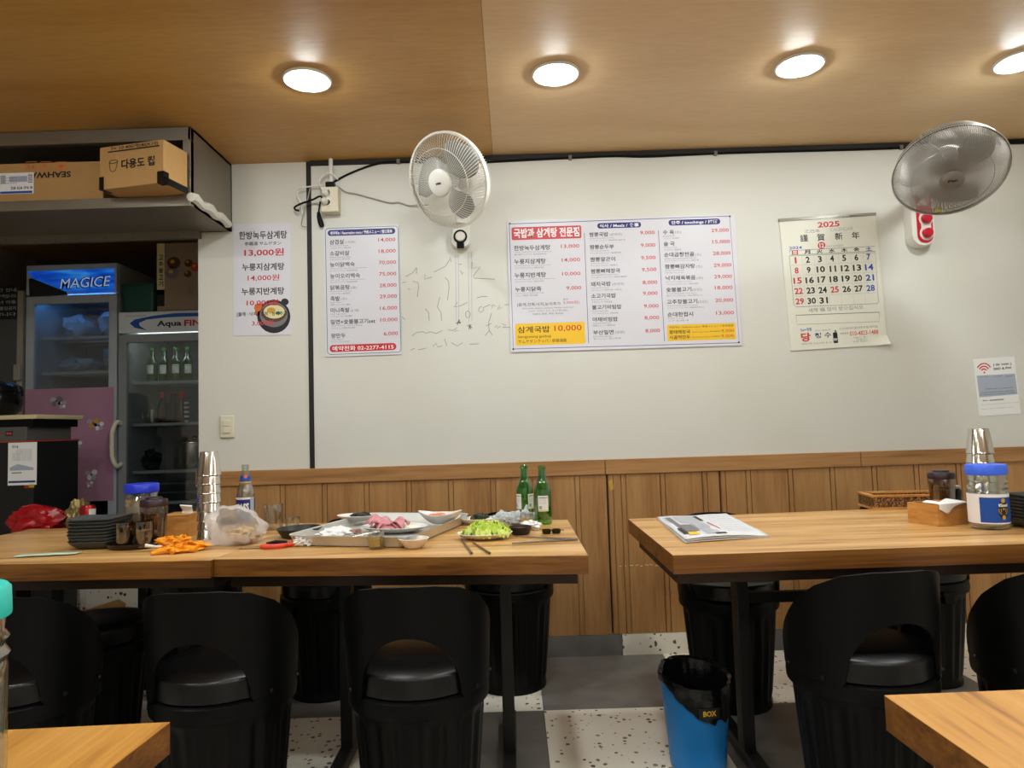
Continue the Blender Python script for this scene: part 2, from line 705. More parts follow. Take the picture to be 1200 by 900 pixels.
# ------------------------------------------------------------------ the room
XL, XR, YF, YB = -3.6, 3.45, -1.6, 5.2
EDGE = -1.568                       # left end of the white wall
b = B()
b.box(XL, XR, YF, 3.9, -0.12, -0.003, 0)
xs = [0.085 + 0.603 * k for k in range(-7, 7)]
ys = [3.45, 2.80] + [2.80 - 0.6 * k for k in range(1, 9)]
for i in range(len(xs) - 1):
    for j in range(len(ys) - 1):
        x0, x1 = max(xs[i], XL), min(xs[i + 1], XR)
        y0, y1 = max(ys[j + 1], YF), ys[j]
        if x1 - x0 < 0.01 or y1 - y0 < 0.01:
            continue
        g = 0.0012
        b.box(x0 + g, x1 - g, y0 + g, y1 - g, -0.003, 0.0, 1 if (i - 7 + j) % 2 == 0 else 2)
for x0, x1 in ((XL, -3.0), (-3.0, -2.4), (-2.4, -1.8), (-1.8, EDGE)):
    b.box(x0 + 0.001, x1 - 0.001, 3.451, 3.9, -0.003, 0.0, 2)
floor = struct(b.done('floor', [M_GROUT, M_TILE_D, M_TILE_W], smooth=False))

# raised tiled floor of the nook
b = B()
b.box(XL, EDGE, 3.9, YB, -0.12, 0.285, 0)
for x0, x1 in ((XL, -3.0), (-3.0, -2.4), (-2.4, -1.8), (-1.8, EDGE)):
    b.box(x0 + 0.001, x1 - 0.001, 3.895, YB, 0.01, 0.29, 1)
struct(b.done('floor_nook', [M_GROUT, M_TILE_W], smooth=False))

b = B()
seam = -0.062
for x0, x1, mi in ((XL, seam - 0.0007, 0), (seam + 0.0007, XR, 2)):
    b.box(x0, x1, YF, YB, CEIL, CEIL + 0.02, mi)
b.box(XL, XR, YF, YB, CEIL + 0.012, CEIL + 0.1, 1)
ceiling = struct(b.done('ceiling', [M_CEIL, M_DARKTRIM, M_CEIL_BOUNCE], smooth=False))

b = B().box(EDGE, XR, WALL, WALL + 0.12, 0, CEIL)
wall_back = struct(b.done('wall_back', M_WALL, smooth=False))
b = B().box(EDGE, EDGE + 0.12, WALL + 0.12, YB, 0, CEIL)
struct(b.done('wall_nook_right', M_WALL, smooth=False))
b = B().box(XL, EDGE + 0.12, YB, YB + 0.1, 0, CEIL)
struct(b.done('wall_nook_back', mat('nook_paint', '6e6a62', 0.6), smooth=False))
b = B().box(XL - 0.1, XL, YF, YB, 0, CEIL)
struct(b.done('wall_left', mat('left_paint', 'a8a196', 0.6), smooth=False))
b = B().box(XR, XR + 0.1, YF, WALL, 0, CEIL)
struct(b.done('wall_right', M_WALL, smooth=False))
b = B().box(XL, XR, YF - 0.1, YF, 0, CEIL)
struct(b.done('wall_front', M_WALL, smooth=False))

# big white board panel over the wall with a rounded corner, between dark joints
PX0 = onY(368, 400, WALL).x
PZ1 = onY(500, 192, WALL).z
b = B()
M_XZ = Matrix(((1, 0, 0, 0), (0, 0, -1, WALL), (0, 1, 0, 0), (0, 0, 0, 1)))
poly = [(PX0, 0.93), (XR, 0.93), (XR, PZ1)]
for i in range(7):
    a = math.radians(90 + 15 * i)
    poly.append((PX0 + 0.035 + 0.035 * math.cos(a), PZ1 - 0.035 + 0.035 * math.sin(a)))
b.prism(poly, 0.0, 0.012, M=M_XZ)
panel = struct(b.done('wall_panel', M_PANEL, smooth=False))
PANEL_Y = WALL - 0.012
b = B().box(onY(361.5, 400, WALL).x, PX0 - 0.004, WALL - 0.004, WALL, 0.94, CEIL)
struct(b.done('trim_1', M_DARKTRIM, smooth=False))
b = B().box(PX0 - 0.004, XR, WALL - 0.016, WALL, PZ1 + 0.006, PZ1 + 0.034)
struct(b.done('trim_2', M_DARKTRIM, smooth=False))

# wainscot: grooved planks with a cap rail
def wainscot(x0, x1, grooves):
    b = B()
    gs = [x0] + [g for g in grooves if x0 + 0.02 < g < x1 - 0.02] + [x1]
    b.box(x0, x1, WALL - 0.018, WALL - 0.001, 0.1, 0.872)
    for a, c in zip(gs, gs[1:]):
        for s0, s1 in ((a + 0.003, a + 0.022), (a + 0.026, c - 0.003)):
            b.box(s0, s1, WALL - 0.026, WALL - 0.016, 0.1, 0.872)
    return b

SPLIT = 0.449
gl = [-0.535 + 0.207 * k for k in range(-5, 6)]
struct(B().box(EDGE, XR, WALL - 0.001, WALL, 0.1, 0.872).done('trim_7', M_DARKTRIM, smooth=False))
struct(wainscot(EDGE, SPLIT, gl).done('trim_3', M_WAIN, smooth=False))
struct(wainscot(SPLIT + 0.008, 1.005, [0.52, 0.713, 0.92]).done('trim_4', M_WAIN, smooth=False))
struct(wainscot(1.011, XR, [1.135 + 0.207 * k for k in range(12)]).done('trim_5', M_WAIN, smooth=False))
b = B()
for x0, x1 in ((EDGE, 0.443), (0.446, 1.70), (1.703, XR)):
    b.box(x0, x1, WALL - 0.036, WALL, 0.872, 0.944)
struct(b.done('trim_6', M_CAP, smooth=False, bevel=0.002))
b = B()
e0 = [EDGE] + [0.495 + 0.603 * k for k in range(-3, 5)] + [XR]
for k, (x0, x1) in enumerate(zip(e0, e0[1:])):
    x0, x1 = max(x0, EDGE), min(x1, XR)
    if x1 - x0 > 0.01:
        b.box(x0 + 0.002, x1 - 0.004, WALL - 0.03, WALL, 0.0, 0.098, k % 2)
baseboard = struct(b.done('baseboard_back', [M_TILE_W, M_TILE_D], smooth=False))
# scuffs on the wainscot and the scribbled pen lines on the white panel
p = Print()
rnd = random.Random(3)
for k in range(16):
    u = 0.50 + 0.024 * k + rnd.uniform(-0.006, 0.006)
    p.line([(u, -0.425 + rnd.uniform(-0.004, 0.004)), (u + rnd.uniform(0.004, 0.02), -0.425 + rnd.uniform(-0.005, 0.005))], 0.003, 'cream', 1)
p.poly([(0.459, -0.835), (0.477, -0.85), (0.484, -0.80), (0.468, -0.79)], 'gold', 1)
p.build('scuff_marks', bpy.data.objects['trim_4'], lambda u, v, l: (u, WALL - 0.0265, -v))

p = Print()
def scr(pts, wd=0.003, ink='pencil'):
    q = [onY(440 + x / 5.625, 270 + y / 5.625, PANEL_Y) for x, y in pts]
    p.line([(v.x, -v.z) for v in q], wd, ink, 1)
for pts in ([(198, 305), (245, 280), (272, 245)], [(272, 245), (270, 285)], [(245, 335), (280, 345), (285, 370), (275, 440)],
            [(328, 292), (322, 322), (372, 308)], [(385, 275), (460, 238), (485, 200), (492, 178), (498, 208)],
            [(458, 310), (482, 335), (485, 380), (475, 458)], [(638, 208), (635, 250), (690, 240), (645, 300), (650, 315), (788, 322)],
            [(328, 515), (350, 540), (355, 595)], [(424, 440), (408, 505), (432, 540), (436, 595)],
            [(540, 475), (515, 505), (560, 498), (605, 475)], [(668, 446), (700, 436), (737, 436)],
            [(175, 570), (195, 588)], [(175, 345), (200, 340)], [(240, 695), (275, 672), (315, 668), (330, 678), (365, 668), (400, 680), (440, 660)],
            [(480, 655), (510, 660), (540, 638), (520, 668), (545, 660)], [(700, 500), (685, 510), (678, 528), (695, 540), (715, 525), (708, 510), (735, 498), (755, 490)],
            [(765, 490), (768, 512), (775, 490), (790, 500)], [(805, 520), (820, 490), (815, 520), (835, 505)], [(850, 492), (880, 488)],
            [(765, 545), (755, 580), (745, 610), (750, 660), (722, 695)], [(730, 630), (765, 612)], [(750, 660), (770, 690)],
            [(785, 640), (800, 625), (805, 645), (825, 630)], [(835, 615), (860, 625), (838, 640), (888, 638)],
            [(230, 790), (260, 778)], [(280, 788), (335, 776)], [(378, 765), (400, 745), (410, 770), (440, 760)], [(620, 750), (680, 748)],
            [(595, 540), (610, 530), (625, 545), (622, 570), (605, 578), (594, 560), (595, 540)], [(550, 225), (570, 222)], [(560, 265), (572, 290), (580, 275)],
            [(500, 740), (540, 762), (575, 740)], [(455, 715), (470, 760)], [(215, 385), (228, 388)]):
    scr(pts)
for x in (528, 546, 612, 632):      # rails left by an old cable duct
    scr([(x, 140), (x + 4, 600)], 0.0025, 'lightgrey')
for x, y in ((545, 605), (620, 635)):
    for k in range(7):
        a = rnd.uniform(0, 6.28)
        scr([(x, y), (x + 18 * math.cos(a), y + 18 * math.sin(a))], 0.004, 'grey')
p.build('handwriting', panel, lambda u, v, l: (u, PANEL_Y - 0.0006, -v))

# ------------------------------------------------------------------ ceiling lamps
M_LAMP = mat('lamp_diffuser', (0.93, 1.0, 1.0), 0.4, var=0, emit=LAMP)
M_RING = mat('lamp_ring', 'd9d4c8', 0.4, var=0.02)
def lamp(x, y, label, ring=True):
    t = thing('ceiling_light', label, 'ceiling light', (x, y, CEIL), 0, 'round recessed ceiling lights')
    B().lathe([(0.066, 0.0), (0.090, 0.0), (0.094, -0.006), (0.088, -0.012), (0.066, -0.009)], 40, cap0=False, cap1=False).done('trim_ring', M_RING, t)
    B().lathe([(0.066, -0.004), (0.064, -0.017), (0.045, -0.026), (0.0, -0.029)], 40).done('diffuser', M_LAMP, t)
for (px, py), lb in zip(((360, 92), (651, 85), (937, 75), (1196, 70)), (
        'round lit ceiling lamp on the brown ceiling to the left of the white fan', 'round lit ceiling lamp between the white wall fan and the large menu board',
        'round lit ceiling lamp above the calendar and left of the grey fan', 'round lit ceiling lamp half cut off by the right picture edge')):
    q = at(px, py, CEIL)
    lamp(q.x, q.y, lb)
for k, y in enumerate((1.1, -0.7)):
    for i, x in enumerate((-1.95, -0.9, 0.2, 1.12, 2.0)):
        lamp(x, y, 'round lit ceiling lamp above the camera, row %s, lamp %s from the left' % (('one', 'two')[k], ('one', 'two', 'three', 'four', 'five')[i]))

lamp(-1.7, 1.72, 'added unseen ceiling lamp brightening the left dining table, out of the picture')  # extra lamp outside the rows, added to brighten the left dining table

# ------------------------------------------------------------------ signs on the wall
# small price poster on the bare wall strip
Q = [(274, 262.5), (340.8, 261.4), (341.2, 392), (273.4, 394.3)]
s = WallSign('price_poster', 'narrow pale poster with black dish names, red prices and a soup bowl picture', 'poster', Q, WALL, 0.002, M_BOARD)
for x, y, w_, h, t_, ink, bo in ((280.5, 271.5, 56.5, 9.5, '한방녹두삼계탕', 'black', .02), (287, 283.8, 43, 4.4, '参鶏湯 サムゲタン', 'black', .01), (286.6, 292, 46.5, 9.5, '13,000원', 'red', .02),
                            (284, 309.3, 49.5, 8.6, '누룽지삼계탕', 'black', .02), (290.5, 322.5, 37, 7.8, '14,000원', 'red', .01), (283.3, 338, 50, 8.6, '누룽지반계탕', 'black', .02)):
    s.text(x, y, w_, h, t_, ink, bo)
s.rect(299, 356, 9, 15, 'orange', 1, 4)
s.poly(ell(321, 371, 19.5, 19.5), 'black', 1)
s.poly(ell(321, 369, 16.5, 14.5), 'grey', 2)
s.poly(ell(321, 367, 14.5, 10.5), 'brown', 3)
s.poly(ell(321.5, 365.5, 12.5, 8), 'cream', 4)
s.poly(ell(318, 364, 5, 3.4), 'gold', 5)
s.poly(ell(326, 367, 3, 2), 'green', 5)
s.poly(ell(303, 361, 5, 4), 'orange', 2)
s.poly(ell(334, 354, 4.5, 4), 'black', 2)
s.text(289.3, 351.8, 37, 7.8, '10,000원', 'red', .015, 7)
s.text(277.8, 366.5, 60, 5.6, '[들깨 · 낙지 · 전복 · 능이추가]', 'black', .01, 7)
s.text(295.5, 376, 25, 6.6, '3,000원', 'softred', .015, 7)
s.finish('poster_sheet')

# reservation menu
Q = [(378.8, 266.4), (468.2, 263.2), (470.6, 415.2), (382.2, 418.6)]
s = WallSign('reservation_menu', 'tall white menu board with a red phone number band, left of the white fan', 'menu board', Q, PANEL_Y, 0.004, M_BOARD)
s.frame(381.2, 268.2, 85.6, 147.6, 0.7, 'green', 1, 4)
s.rect(384, 270.2, 79.5, 7.0, 'navy', 1, 3.5)
s.text(387, 271.6, 73, 4.3, '예약메뉴 / Reservation menu / 予約メニュー / 预订菜单', 'white', .02)
rows = [('삼겹살', 17, '(1인분)', '14,000', 'Grilled Pork belly', 'サムギョプサル / 烤五花肉', 281.6), ('소갈비살', 23, '', '18,000', 'Grilled Boneless Ribs', 'ソカルビサル / 烤牛排骨', 295),
        ('능이닭백숙', 29, '', '70,000', 'Whole chicken soup with Neungi mushroom', 'ヌンイタッペクスク / 能耳菇清炖鸡', 308.4), ('능이오리백숙', 35, '', '75,000', 'Whole duck soup with Neungi mushroom', 'ヌンイオリペクスク / 能耳菇清炖鸭', 321.8),
        ('닭볶음탕', 23, '(중)', '28,000', 'Braised Spicy Chicken', 'タットリタン / 辣炖鸡块', 335.2), ('족발', 11, '(소)', '29,000', 'Pigs Feet', '豚足 チョッパル / 猪蹄', 348.2), ('미니족발', 22, '(2개)', '16,000', 'Mini Pigs Feet', 'ミニチョッパル / 迷你猪蹄', 361.8),
        ('밀면+숯불불고기set', 52, '', '10,000', 'Wheat Noodles + Charcoal Bulgogi', 'ミルミョン / 小麦面+炭火烤肉', 375.4), ('왕만두', 17, '', '6,000', 'Large Mandu', 'ワンマンドゥ / 大饺子', 391.4)]
for n_, w_, ex, pr, e1, e2, y in rows:
    x = 386.3 + (y - 281) * 0.018
    s.text(x, y, w_, 5.6, n_, 'black', .014)
    if ex:
        s.text(x + w_ + 1.2, y + 1.2, 2.4 * len(ex), 3.4, ex, 'grey')
    s.text(442.2 + (22 - 3.4 * len(pr)) + (y - 281) * 0.02, y - 2.2, 3.35 * len(pr), 5.0, pr, 'softred', .012)
    s.text(x, y + 6.6, 1.05 * len(e1) + 3, 1.5, e1, 'grey')
    s.text(x + .5, y + 8.9, 1.75 * len(e2), 1.9, e2, 'grey')
s.rect(386.8, 404.9, 77.6, 8.2, 'red', 1, 4)
s.text(389.8, 406.2, 71.5, 5.6, '예약전화 02-2277-4115', 'white', .015)
s.finish('board_sheet')

# the large menu board
Q = [(593.8, 259.3), (861.2, 251.4), (868.9, 405), (598.8, 412.8)]
s = WallSign('menu_board', 'wide white menu board with red title band, navy headings and yellow boxes', 'menu board', Q, PANEL_Y, 0.006, M_BOARD, (590, 250), 5.293, r=0.006)
s.line([(35, 68), (1400, 20), (1460, 805), (62, 842), (35, 68)], 4, 'navy', 1)
s.rect(48, 90, 434, 80, 'softred', 1, 10)
s.text(62, 98, 408, 60, '국밥과 삼계탕 전문점', 'white', .03)
def row(x, y, w_, n_, px, py, pr, e1, e2, ex='', exx=0, h=28, pw=None):
    s.text(x, y, w_, h, n_, 'black', .016)
    if ex:
        s.text(exx, y + 4, 15 * len(ex) if len(ex) > 3 else 38, 20, ex, 'grey')
    s.text(px, py, pw or (19.5 * len(pr) - 8), 26, pr, 'softred', .012)
    s.text(x + 2, y + h + 6, 5.6 * len(e1) + 10, 8, e1, 'grey')
    s.text(x + 4, y + h + 19, 10.5 * len(e2), 10, e2, 'grey')
row(64, 204, 225, '한방녹두삼계탕', 355, 197, '13,000', 'Korean traditional green bean samgyetang', '韓方緑豆サムゲタン / 韩方绿豆参鸡汤', h=32, pw=114)
row(66, 288, 195, '누룽지삼계탕', 360, 282, '14,000', 'Scorched Rice and Ginseng Chicken Soup', 'ヌルンジサムゲタン / 锅巴参鸡汤', h=32, pw=114)
row(68, 373, 195, '누룽지반계탕', 363, 368, '10,000', 'Scorched Rice and Half Ginseng Chicken Soup', 'ヌルンジパンゲタン / 锅巴半鸡汤', h=32, pw=114)
row(72, 461, 162, '누룽지닭죽', 389, 456, '9,000', 'Scorched Rice Chicken Porridge', 'ヌルンジ鶏粥 / 锅巴鸡粥', h=30, pw=92)
s.text(85, 560, 268, 24, '(들깨,전복,낙지,능이추가', 'black')
s.text(370, 532, 30, 12, '추가', 'black')
s.text(370, 547, 100, 23, '3,000원)', 'softred')
s.text(115, 590, 320, 10, 'Add perilla, abalone, octopus, Neungi mushroom', 'grey')
s.text(155, 605, 240, 10, 'エゴマ、アワビ、タコ、ヌンイ茸の追加', 'grey')
s.text(180, 623, 190, 10, '加紫苏, 鲍鱼, 章鱼, 能耳菇', 'grey')
s.rect(72, 688, 430, 134, 'yellow', 1, 8)
s.text(88, 705, 198, 40, '삼계국밥', 'black', .012)
s.text(315, 698, 168, 40, '10,000', 'red', .006)
s.text(90, 760, 205, 20, 'Samgyetang gukbap', 'black')
s.text(92, 786, 300, 22, 'サムゲタンクッパ / 參鷄湯飯', 'black')
s.line([(500, 125), (528, 808)], 3, 'navy')
s.rect(580, 64, 272, 34, 'navy', 1, 16)
s.text(594, 69, 245, 24, '식사 / Meals / 食事', 'white', .02)
X2 = 741
for a in ((530, 122, 118, '짬뽕국밥', X2 + 104, 113, '9,000', 'Jjamppong Sundae Rice Soup', 'チャンポンクッパ / 海鲜汤饭 (米肠汤)', '(순대국)', 657), (533, 200, 150, '짬뽕순두부', X2 + 108, 191, '9,000', 'Soft tofu jjamppong', 'チャンポンスンドゥブ / 海鲜嫩豆腐'),
          (536, 277, 155, '짬뽕알곤이', X2 + 110, 269, '9,500', 'Jjamppong with roe', 'チャンポンアルゴニ / 海鲜鱼子'), (540, 350, 182, '짬뽕뼈해장국', X2 + 115, 343, '9,500', 'Jjamppong Bone Hangover Soup', 'チャンポンヘジャングク / 海鲜骨头醒酒汤'),
          (541, 430, 122, '돼지국밥', X2 + 120, 422, '8,000', 'Pork and Rice Soup', 'テジクッパ / 猪肉汤饭 (米肠汤)', '(순대국)', 672), (543, 503, 152, '소고기국밥', X2 + 122, 490, '9,000', 'Beef and Rice Soup', '牛肉クッパ / 牛肉汤饭'),
          (548, 573, 182, '불고기비빔밥', X2 + 128, 568, '9,000', 'Bulgogi Bibimbap', 'プルコギビビンバ / 烤肉拌饭'), (551, 648, 156, '야채비빔밥', X2 + 132, 640, '8,000', 'Vegetable Bibimbap', '野菜ビビンバ / 蔬菜拌饭'),
          (555, 728, 126, '부산밀면', X2 + 137, 720, '8,000', 'Busan Wheat Noodles', '釜山ミルミョン / 釜山小麦冷面', '(냉면)', 690)):
    row(*a[:9], *(a[9:] if len(a) > 9 else ()), pw=91)
s.line([(X2 + 218, 110), (X2 + 256, 795)], 3, 'navy')
s.rect(X2 + 280, 44, 322, 36, 'navy', 1, 18)
s.text(X2 + 298, 50, 288, 26, '안주 / touchings / 按酒', 'white', .02)
for a in ((245, 108, 70, '수 육', 545, 99, '29,000', 'Boiled Pork', 'スユク / 白切肉', '(소)', 320), (250, 180, 68, '술 국', 552, 170, '15,000', 'Hangover Soup', 'スルグク / 醒酒汤'),
          (253, 248, 186, '순대곱창전골', 555, 242, '28,000', 'Sundae and Small Intestine Hot Pot', 'スンデゴプチャンチョンゴル / 血肠火锅', '(소)', 444), (258, 322, 186, '짬뽕뼈감자탕', 560, 316, '29,000', 'Jjamppong Gamjatang', 'チャンポンカムジャタン', '(소)', 450),
          (262, 393, 186, '낙지제육볶음', 563, 387, '29,000', 'Stir-fried octopus and pork', 'ナクチジェユクボックム / 章鱼炒猪肉', '(소)', 455), (266, 465, 156, '숯불불고기', 567, 455, '18,000', 'Charcoal bulgogi for two people', '炭火プルコギ(2人) / 炭火烤肉(2人)', '(2인)', 428),
          (270, 540, 188, '고추장불고기', 570, 533, '20,000', 'Gochujang bulgogi for two people', 'コチュジャンプルコギ / 辣椒酱烤肉(2人)', '(2인)', 462), (274, 618, 158, '순대한접시', 575, 611, '13,000', 'A plate of sundae', 'スンデ一皿 / 米肠一盘')):
    a = list(a)
    a[0] += X2
    a[4] += X2
    if len(a) > 9:
        a[10] += X2
    row(*a[:9], *(a[9:] if len(a) > 9 else ()), pw=110)
s.rect(X2 + 272, 695, 420, 100, 'yellow', 1, 8)
s.text(X2 + 286, 704, 395, 13, '계절메뉴 / Seasonal menu / 季節メニュー / 季节菜单', 'brown')
s.text(X2 + 286, 728, 128, 24, '황태해장국', 'black', .012)
s.text(X2 + 428, 735, 175, 9, 'Pollack hangover soup / 明太鱼醒酒汤', 'brown')
s.text(X2 + 608, 723, 78, 21, '9,000', 'red')
s.text(X2 + 286, 760, 128, 24, '사골떡만두', 'black', .012)
s.text(X2 + 428, 766, 175, 9, 'Rice cake dumpling soup / 牛骨年糕饺子', 'brown')
s.text(X2 + 608, 754, 78, 21, '9,000', 'red')
for x, y in ((38, 66), (62, 843), (1402, 22), (1457, 802)):
    s.poly(ell(x, y, 6, 6, 10), 'black', 4)
s.finish('board_sheet')

# calendar
Q = [(913, 257), (1022, 252.6), (1042.5, 404), (925.6, 411)]
s = WallSign('wall_calendar', 'white paper wall calendar with large date numbers in black, red and blue', 'calendar', Q, PANEL_Y, 0.006, M_CAL, (900, 240), 5.0)
s.text(282, 103, 130, 34, '2025', 'softred', .03)
s.text(212, 147, 88, 20, '乙巳年', 'grey')
s.text(355, 140, 135, 20, 'CALENDAR', 'lightgrey')
for x, y, g in ((183, 176, '謹'), (279, 173, '賀'), (381, 169, '新'), (478, 166, '年')):
    s.text(x, y, 46, 42, g, 'black', .012)
s.text(120, 245, 76, 17, '2024', 'blue', .02)
s.poly(ell(308, 241, 22, 21), 'softred', 2)
s.text(295, 228, 26, 27, '12', 'white', .03, 4)
s.text(336, 241, 100, 14, 'DECEMBER', 'slate')
s.line([(122, 268), (128, 294), (622, 280), (614, 252), (122, 268)], 2.5, 'grey', 1)
s.line([(122, 300), (148, 585), (162, 600), (640, 584), (648, 575), (620, 288), (122, 300)], 2.5, 'grey', 1)
for i, (g, ink) in enumerate(zip('日月火水木金土', ('softred', 'black', 'black', 'black', 'black', 'black', 'blue'))):
    s.text(136 + 71 * i, 268 - 2.2 * i, 36, 25, g, ink, .03)
for i in range(1, 7):
    s.line([(122 + 71 * i, 298 - 2 * i), (150 + 70.5 * i, 595 - 2.2 * i)], 1, 'lightgrey', 1)
for k in range(1, 5):
    s.line([(124 + 6 * k, 297 + 60.5 * k), (622 + 6 * k, 285 + 59 * k)], 1, 'lightgrey', 1)
d = 1
for k in range(5):
    for i in range(7):
        if d > 31:
            break
        cx, cy = 157 + 6 * k + 70.3 * i, 325 + 60.6 * k - 2.0 * i
        t_ = str(d)
        w_ = 11 if t_ == '1' else (23 if d < 10 else 49)
        if d == 11:
            w_ = 38
        s.text(cx - w_ / 2, cy - 18, w_, 37, t_, 'softred' if i == 0 or d == 25 else ('blue' if i == 6 else 'black'), .03)
        s.text(cx - 20, cy + 24, 44, 6, ('음11.%d' % d), 'lightgrey')
        d += 1
s.text(232, 608, 328, 24, '새해 福 많이 받으십시오.', 'grey')
s.line([(160, 648), (655, 634)], 4, 'grey')
s.line([(655, 634), (656, 688), (166, 702), (160, 648)], 2, 'grey')
s.text(185, 724, 66, 20, 'Sun+정종', 'blue', .02)
s.text(187, 752, 56, 52, '당', 'softred', .04)
s.text(270, 752, 96, 32, '청 수', 'navy', .02, slope=0)
s.text(272, 735, 92, 8, '맑고 깨끗한', 'grey')
s.text(190, 812, 178, 10, '행복가득 건강가득 청 수', 'grey')
s.rect(388, 736, 12, 14, 'grey', 2, 3)
s.rect(379, 750, 26, 62, 'black', 2, 5)
s.rect(379, 784, 26, 14, 'lightgrey', 3)
s.text(418, 722, 222, 13, '건강원/대리점/전문유통/대리점', 'grey')
s.text(424, 751, 50, 12, '주문전화:', 'black')
s.text(480, 744, 166, 26, '010-4823-1488', 'softred', .01)
s.text(500, 777, 150, 8, '서울시 중구 마장로', 'grey')
s.text(520, 788, 130, 8, '신용카드 가능', 'grey')
s.text(500, 800, 150, 8, '농협 계좌이체 환영', 'grey')
cal = s.finish('calendar_page')
b = B().box(-s.W / 2 - 0.003, s.W / 2 + 0.003, -0.011, -0.0005, s.H / 2 - 0.008, s.H / 2 + 0.006)
b.done('top_binding', mat('binding_strip', '8a857c', 0.3, 0.8), cal)
b = B()
b.sheet(10, 6, lambda u, v: (s.W / 2 - 0.10 + 0.10 * u, -0.0075 - 0.028 * u * u * v, -s.H / 2 - 0.003 + 0.05 * (1 - v) + 0.004 * u * v))
b.done('curled_corner', M_CAL, cal)

# internet notice
Q = [(1139, 420.5), (1188, 418), (1196.5, 485), (1148, 487.5)]
s = WallSign('internet_notice', 'small white internet notice with a red signal symbol below the grey fan', 'notice', Q, PANEL_Y, 0.0015, M_PAPER, (1100, 400), 9.0)
for r_ in (30, 55, 80):
    s.line([(470 + r_ * math.cos(math.radians(a)) , 325 - r_ * 1.15 * math.sin(math.radians(a)) + (470 - 470) * .05) for a in range(32, 150, 9)], 13, 'red')
s.poly(ell(475, 328, 9, 10, 12), 'red')
s.text(568, 240, 190, 26, '[ SK WiFi ]', 'black', .03)
s.text(570, 280, 190, 24, 'SSID & PW', 'black', .03)
s.poly([(395, 360), (800, 345), (832, 562), (428, 588)], 'slate', 1)
for x, t_ in ((435, '안드로이드'), (570, '아이폰'), (695, '비밀번호')):
    s.text(x, 368, 85, 11, t_, 'black')
s.text(490, 498, 285, 13, '카메라로 스캔 : KT_GiGA_WiFi', 'black', .01)
s.text(440, 535, 345, 14, '스마트폰 카메라로 비추면 자동 연결', 'black')
s.text(430, 558, 380, 14, 'Scan the picture to connect to wireless', 'black', .01)
s.text(450, 618, 235, 15, '· PW : 6060004002', 'black', .03)
s.text(450, 662, 395, 9, 'Please enjoy our free internet service', 'grey')
s.text(450, 708, 345, 9, 'Thank you for visiting our store', 'grey')
s.finish('notice_sheet')

# light switch
q = onY(267, 500, WALL)
t = thing('light_switch', 'cream two-button light switch on the bare wall strip below the price poster', 'light switch', (q.x, WALL, q.z))
B().box(-0.036, 0.036, -0.012, 0, -0.056, 0.056).done('switch_plate', M_CREAMP, t, bevel=0.005)
for z0, z1 in ((0.001, 0.032), (-0.032, -0.001)):
    B().box(-0.018, 0.018, -0.019, -0.011, z0, z1).done('rocker', M_CREAMP, t, bevel=0.002)

# outlet box with its conduit, plugs and cords
q = onY(389.5, 237, PANEL_Y)
OX, OZ = q.x, q.z
t = thing('outlet_box', 'cream surface-mounted outlet box with two sockets and plugs at the panel top', 'outlet box', (OX, PANEL_Y, OZ))
sc = 3.3 / 810
B().box(-0.043, 0.043, -0.055, 0, -0.066, 0.062).done('box_body', M_CREAMP, t, bevel=0.004)
for z in (0.03, -0.018):
    B().lathe([(0.02, 0.0), (0.021, 0.004), (0.016, 0.004), (0.015, 0.0)], 20, M=Matrix.Translation((-0.012, -0.055, z)) @ Matrix.Rotation(PI / 2, 4, 'X')).done('socket', M_WHITEP, t)
B().box(-0.022, 0.022, -0.05, -0.005, 0.064, 0.09).done('conduit_collar', M_BLACK, t, bevel=0.004)
B().lathe([(0.0105, 0.09), (0.0105, CEIL - OZ - 0.001)], 14, c=(-0.0, -0.02, 0)).done('conduit', M_WHITEP, t)
def wallpt(px, py, dy=0.006):
    v = onY(px, py, PANEL_Y)
    return (v.x, PANEL_Y - dy, v.z)
def smoothpath(pts, n=6):
    pts = [Vector(p) for p in pts]
    out = []
    for i in range(len(pts) - 1):
        a, b_, c_, d_ = pts[max(i - 1, 0)], pts[i], pts[i + 1], pts[min(i + 2, len(pts) - 1)]
        for k in range(n):
            u = k / n
            out.append(0.5 * ((2 * b_) + (c_ - a) * u + (2 * a - 5 * b_ + 4 * c_ - d_) * u * u + (3 * b_ - a - 3 * c_ + d_) * u ** 3))
    out.append(pts[-1])
    return out
def zc(x, y):
    return 340 + x / 6.667, 180 + y / 6.667
o = tag(B().tube(smoothpath([wallpt(*zc(*a), d) for a, d in (((295, 405), .075), ((270, 375), .08), ((195, 380), .04), ((95, 408), .03), ((45, 430), .02), ((55, 450), .02), ((80, 456), .02))]), 0.005).done('power_cord', M_BLACK), 'black cord looping left from the lower plug of the outlet box', 'cord')
B().lathe([(0.016, 0), (0.018, 0.012), (0.013, 0.03), (0.006, 0.036)], 16, M=Matrix.Translation(Vector(wallpt(*zc(297, 405), .055))) @ Matrix.Rotation(PI / 2, 4, 'X')).done('plug', M_WHITEP, o)
o = tag(B().tube(smoothpath([wallpt(*zc(*a), d) for a, d in (((300, 340), .085), ((270, 300), .08), ((250, 235), .05), ((275, 190), .04), ((315, 178), .045), ((355, 190), .04), ((380, 212), .02))]), 0.0036).done('power_cord', M_WHITEP), 'white cord arching over the outlet box from the upper plug', 'cord')
B().lathe([(0.016, 0), (0.018, 0.012), (0.013, 0.028), (0.005, 0.034)], 16, M=Matrix.Translation(Vector(wallpt(*zc(302, 340), .055))) @ Matrix.Rotation(PI / 2, 4, 'X')).done('plug', M_WHITEP, o)
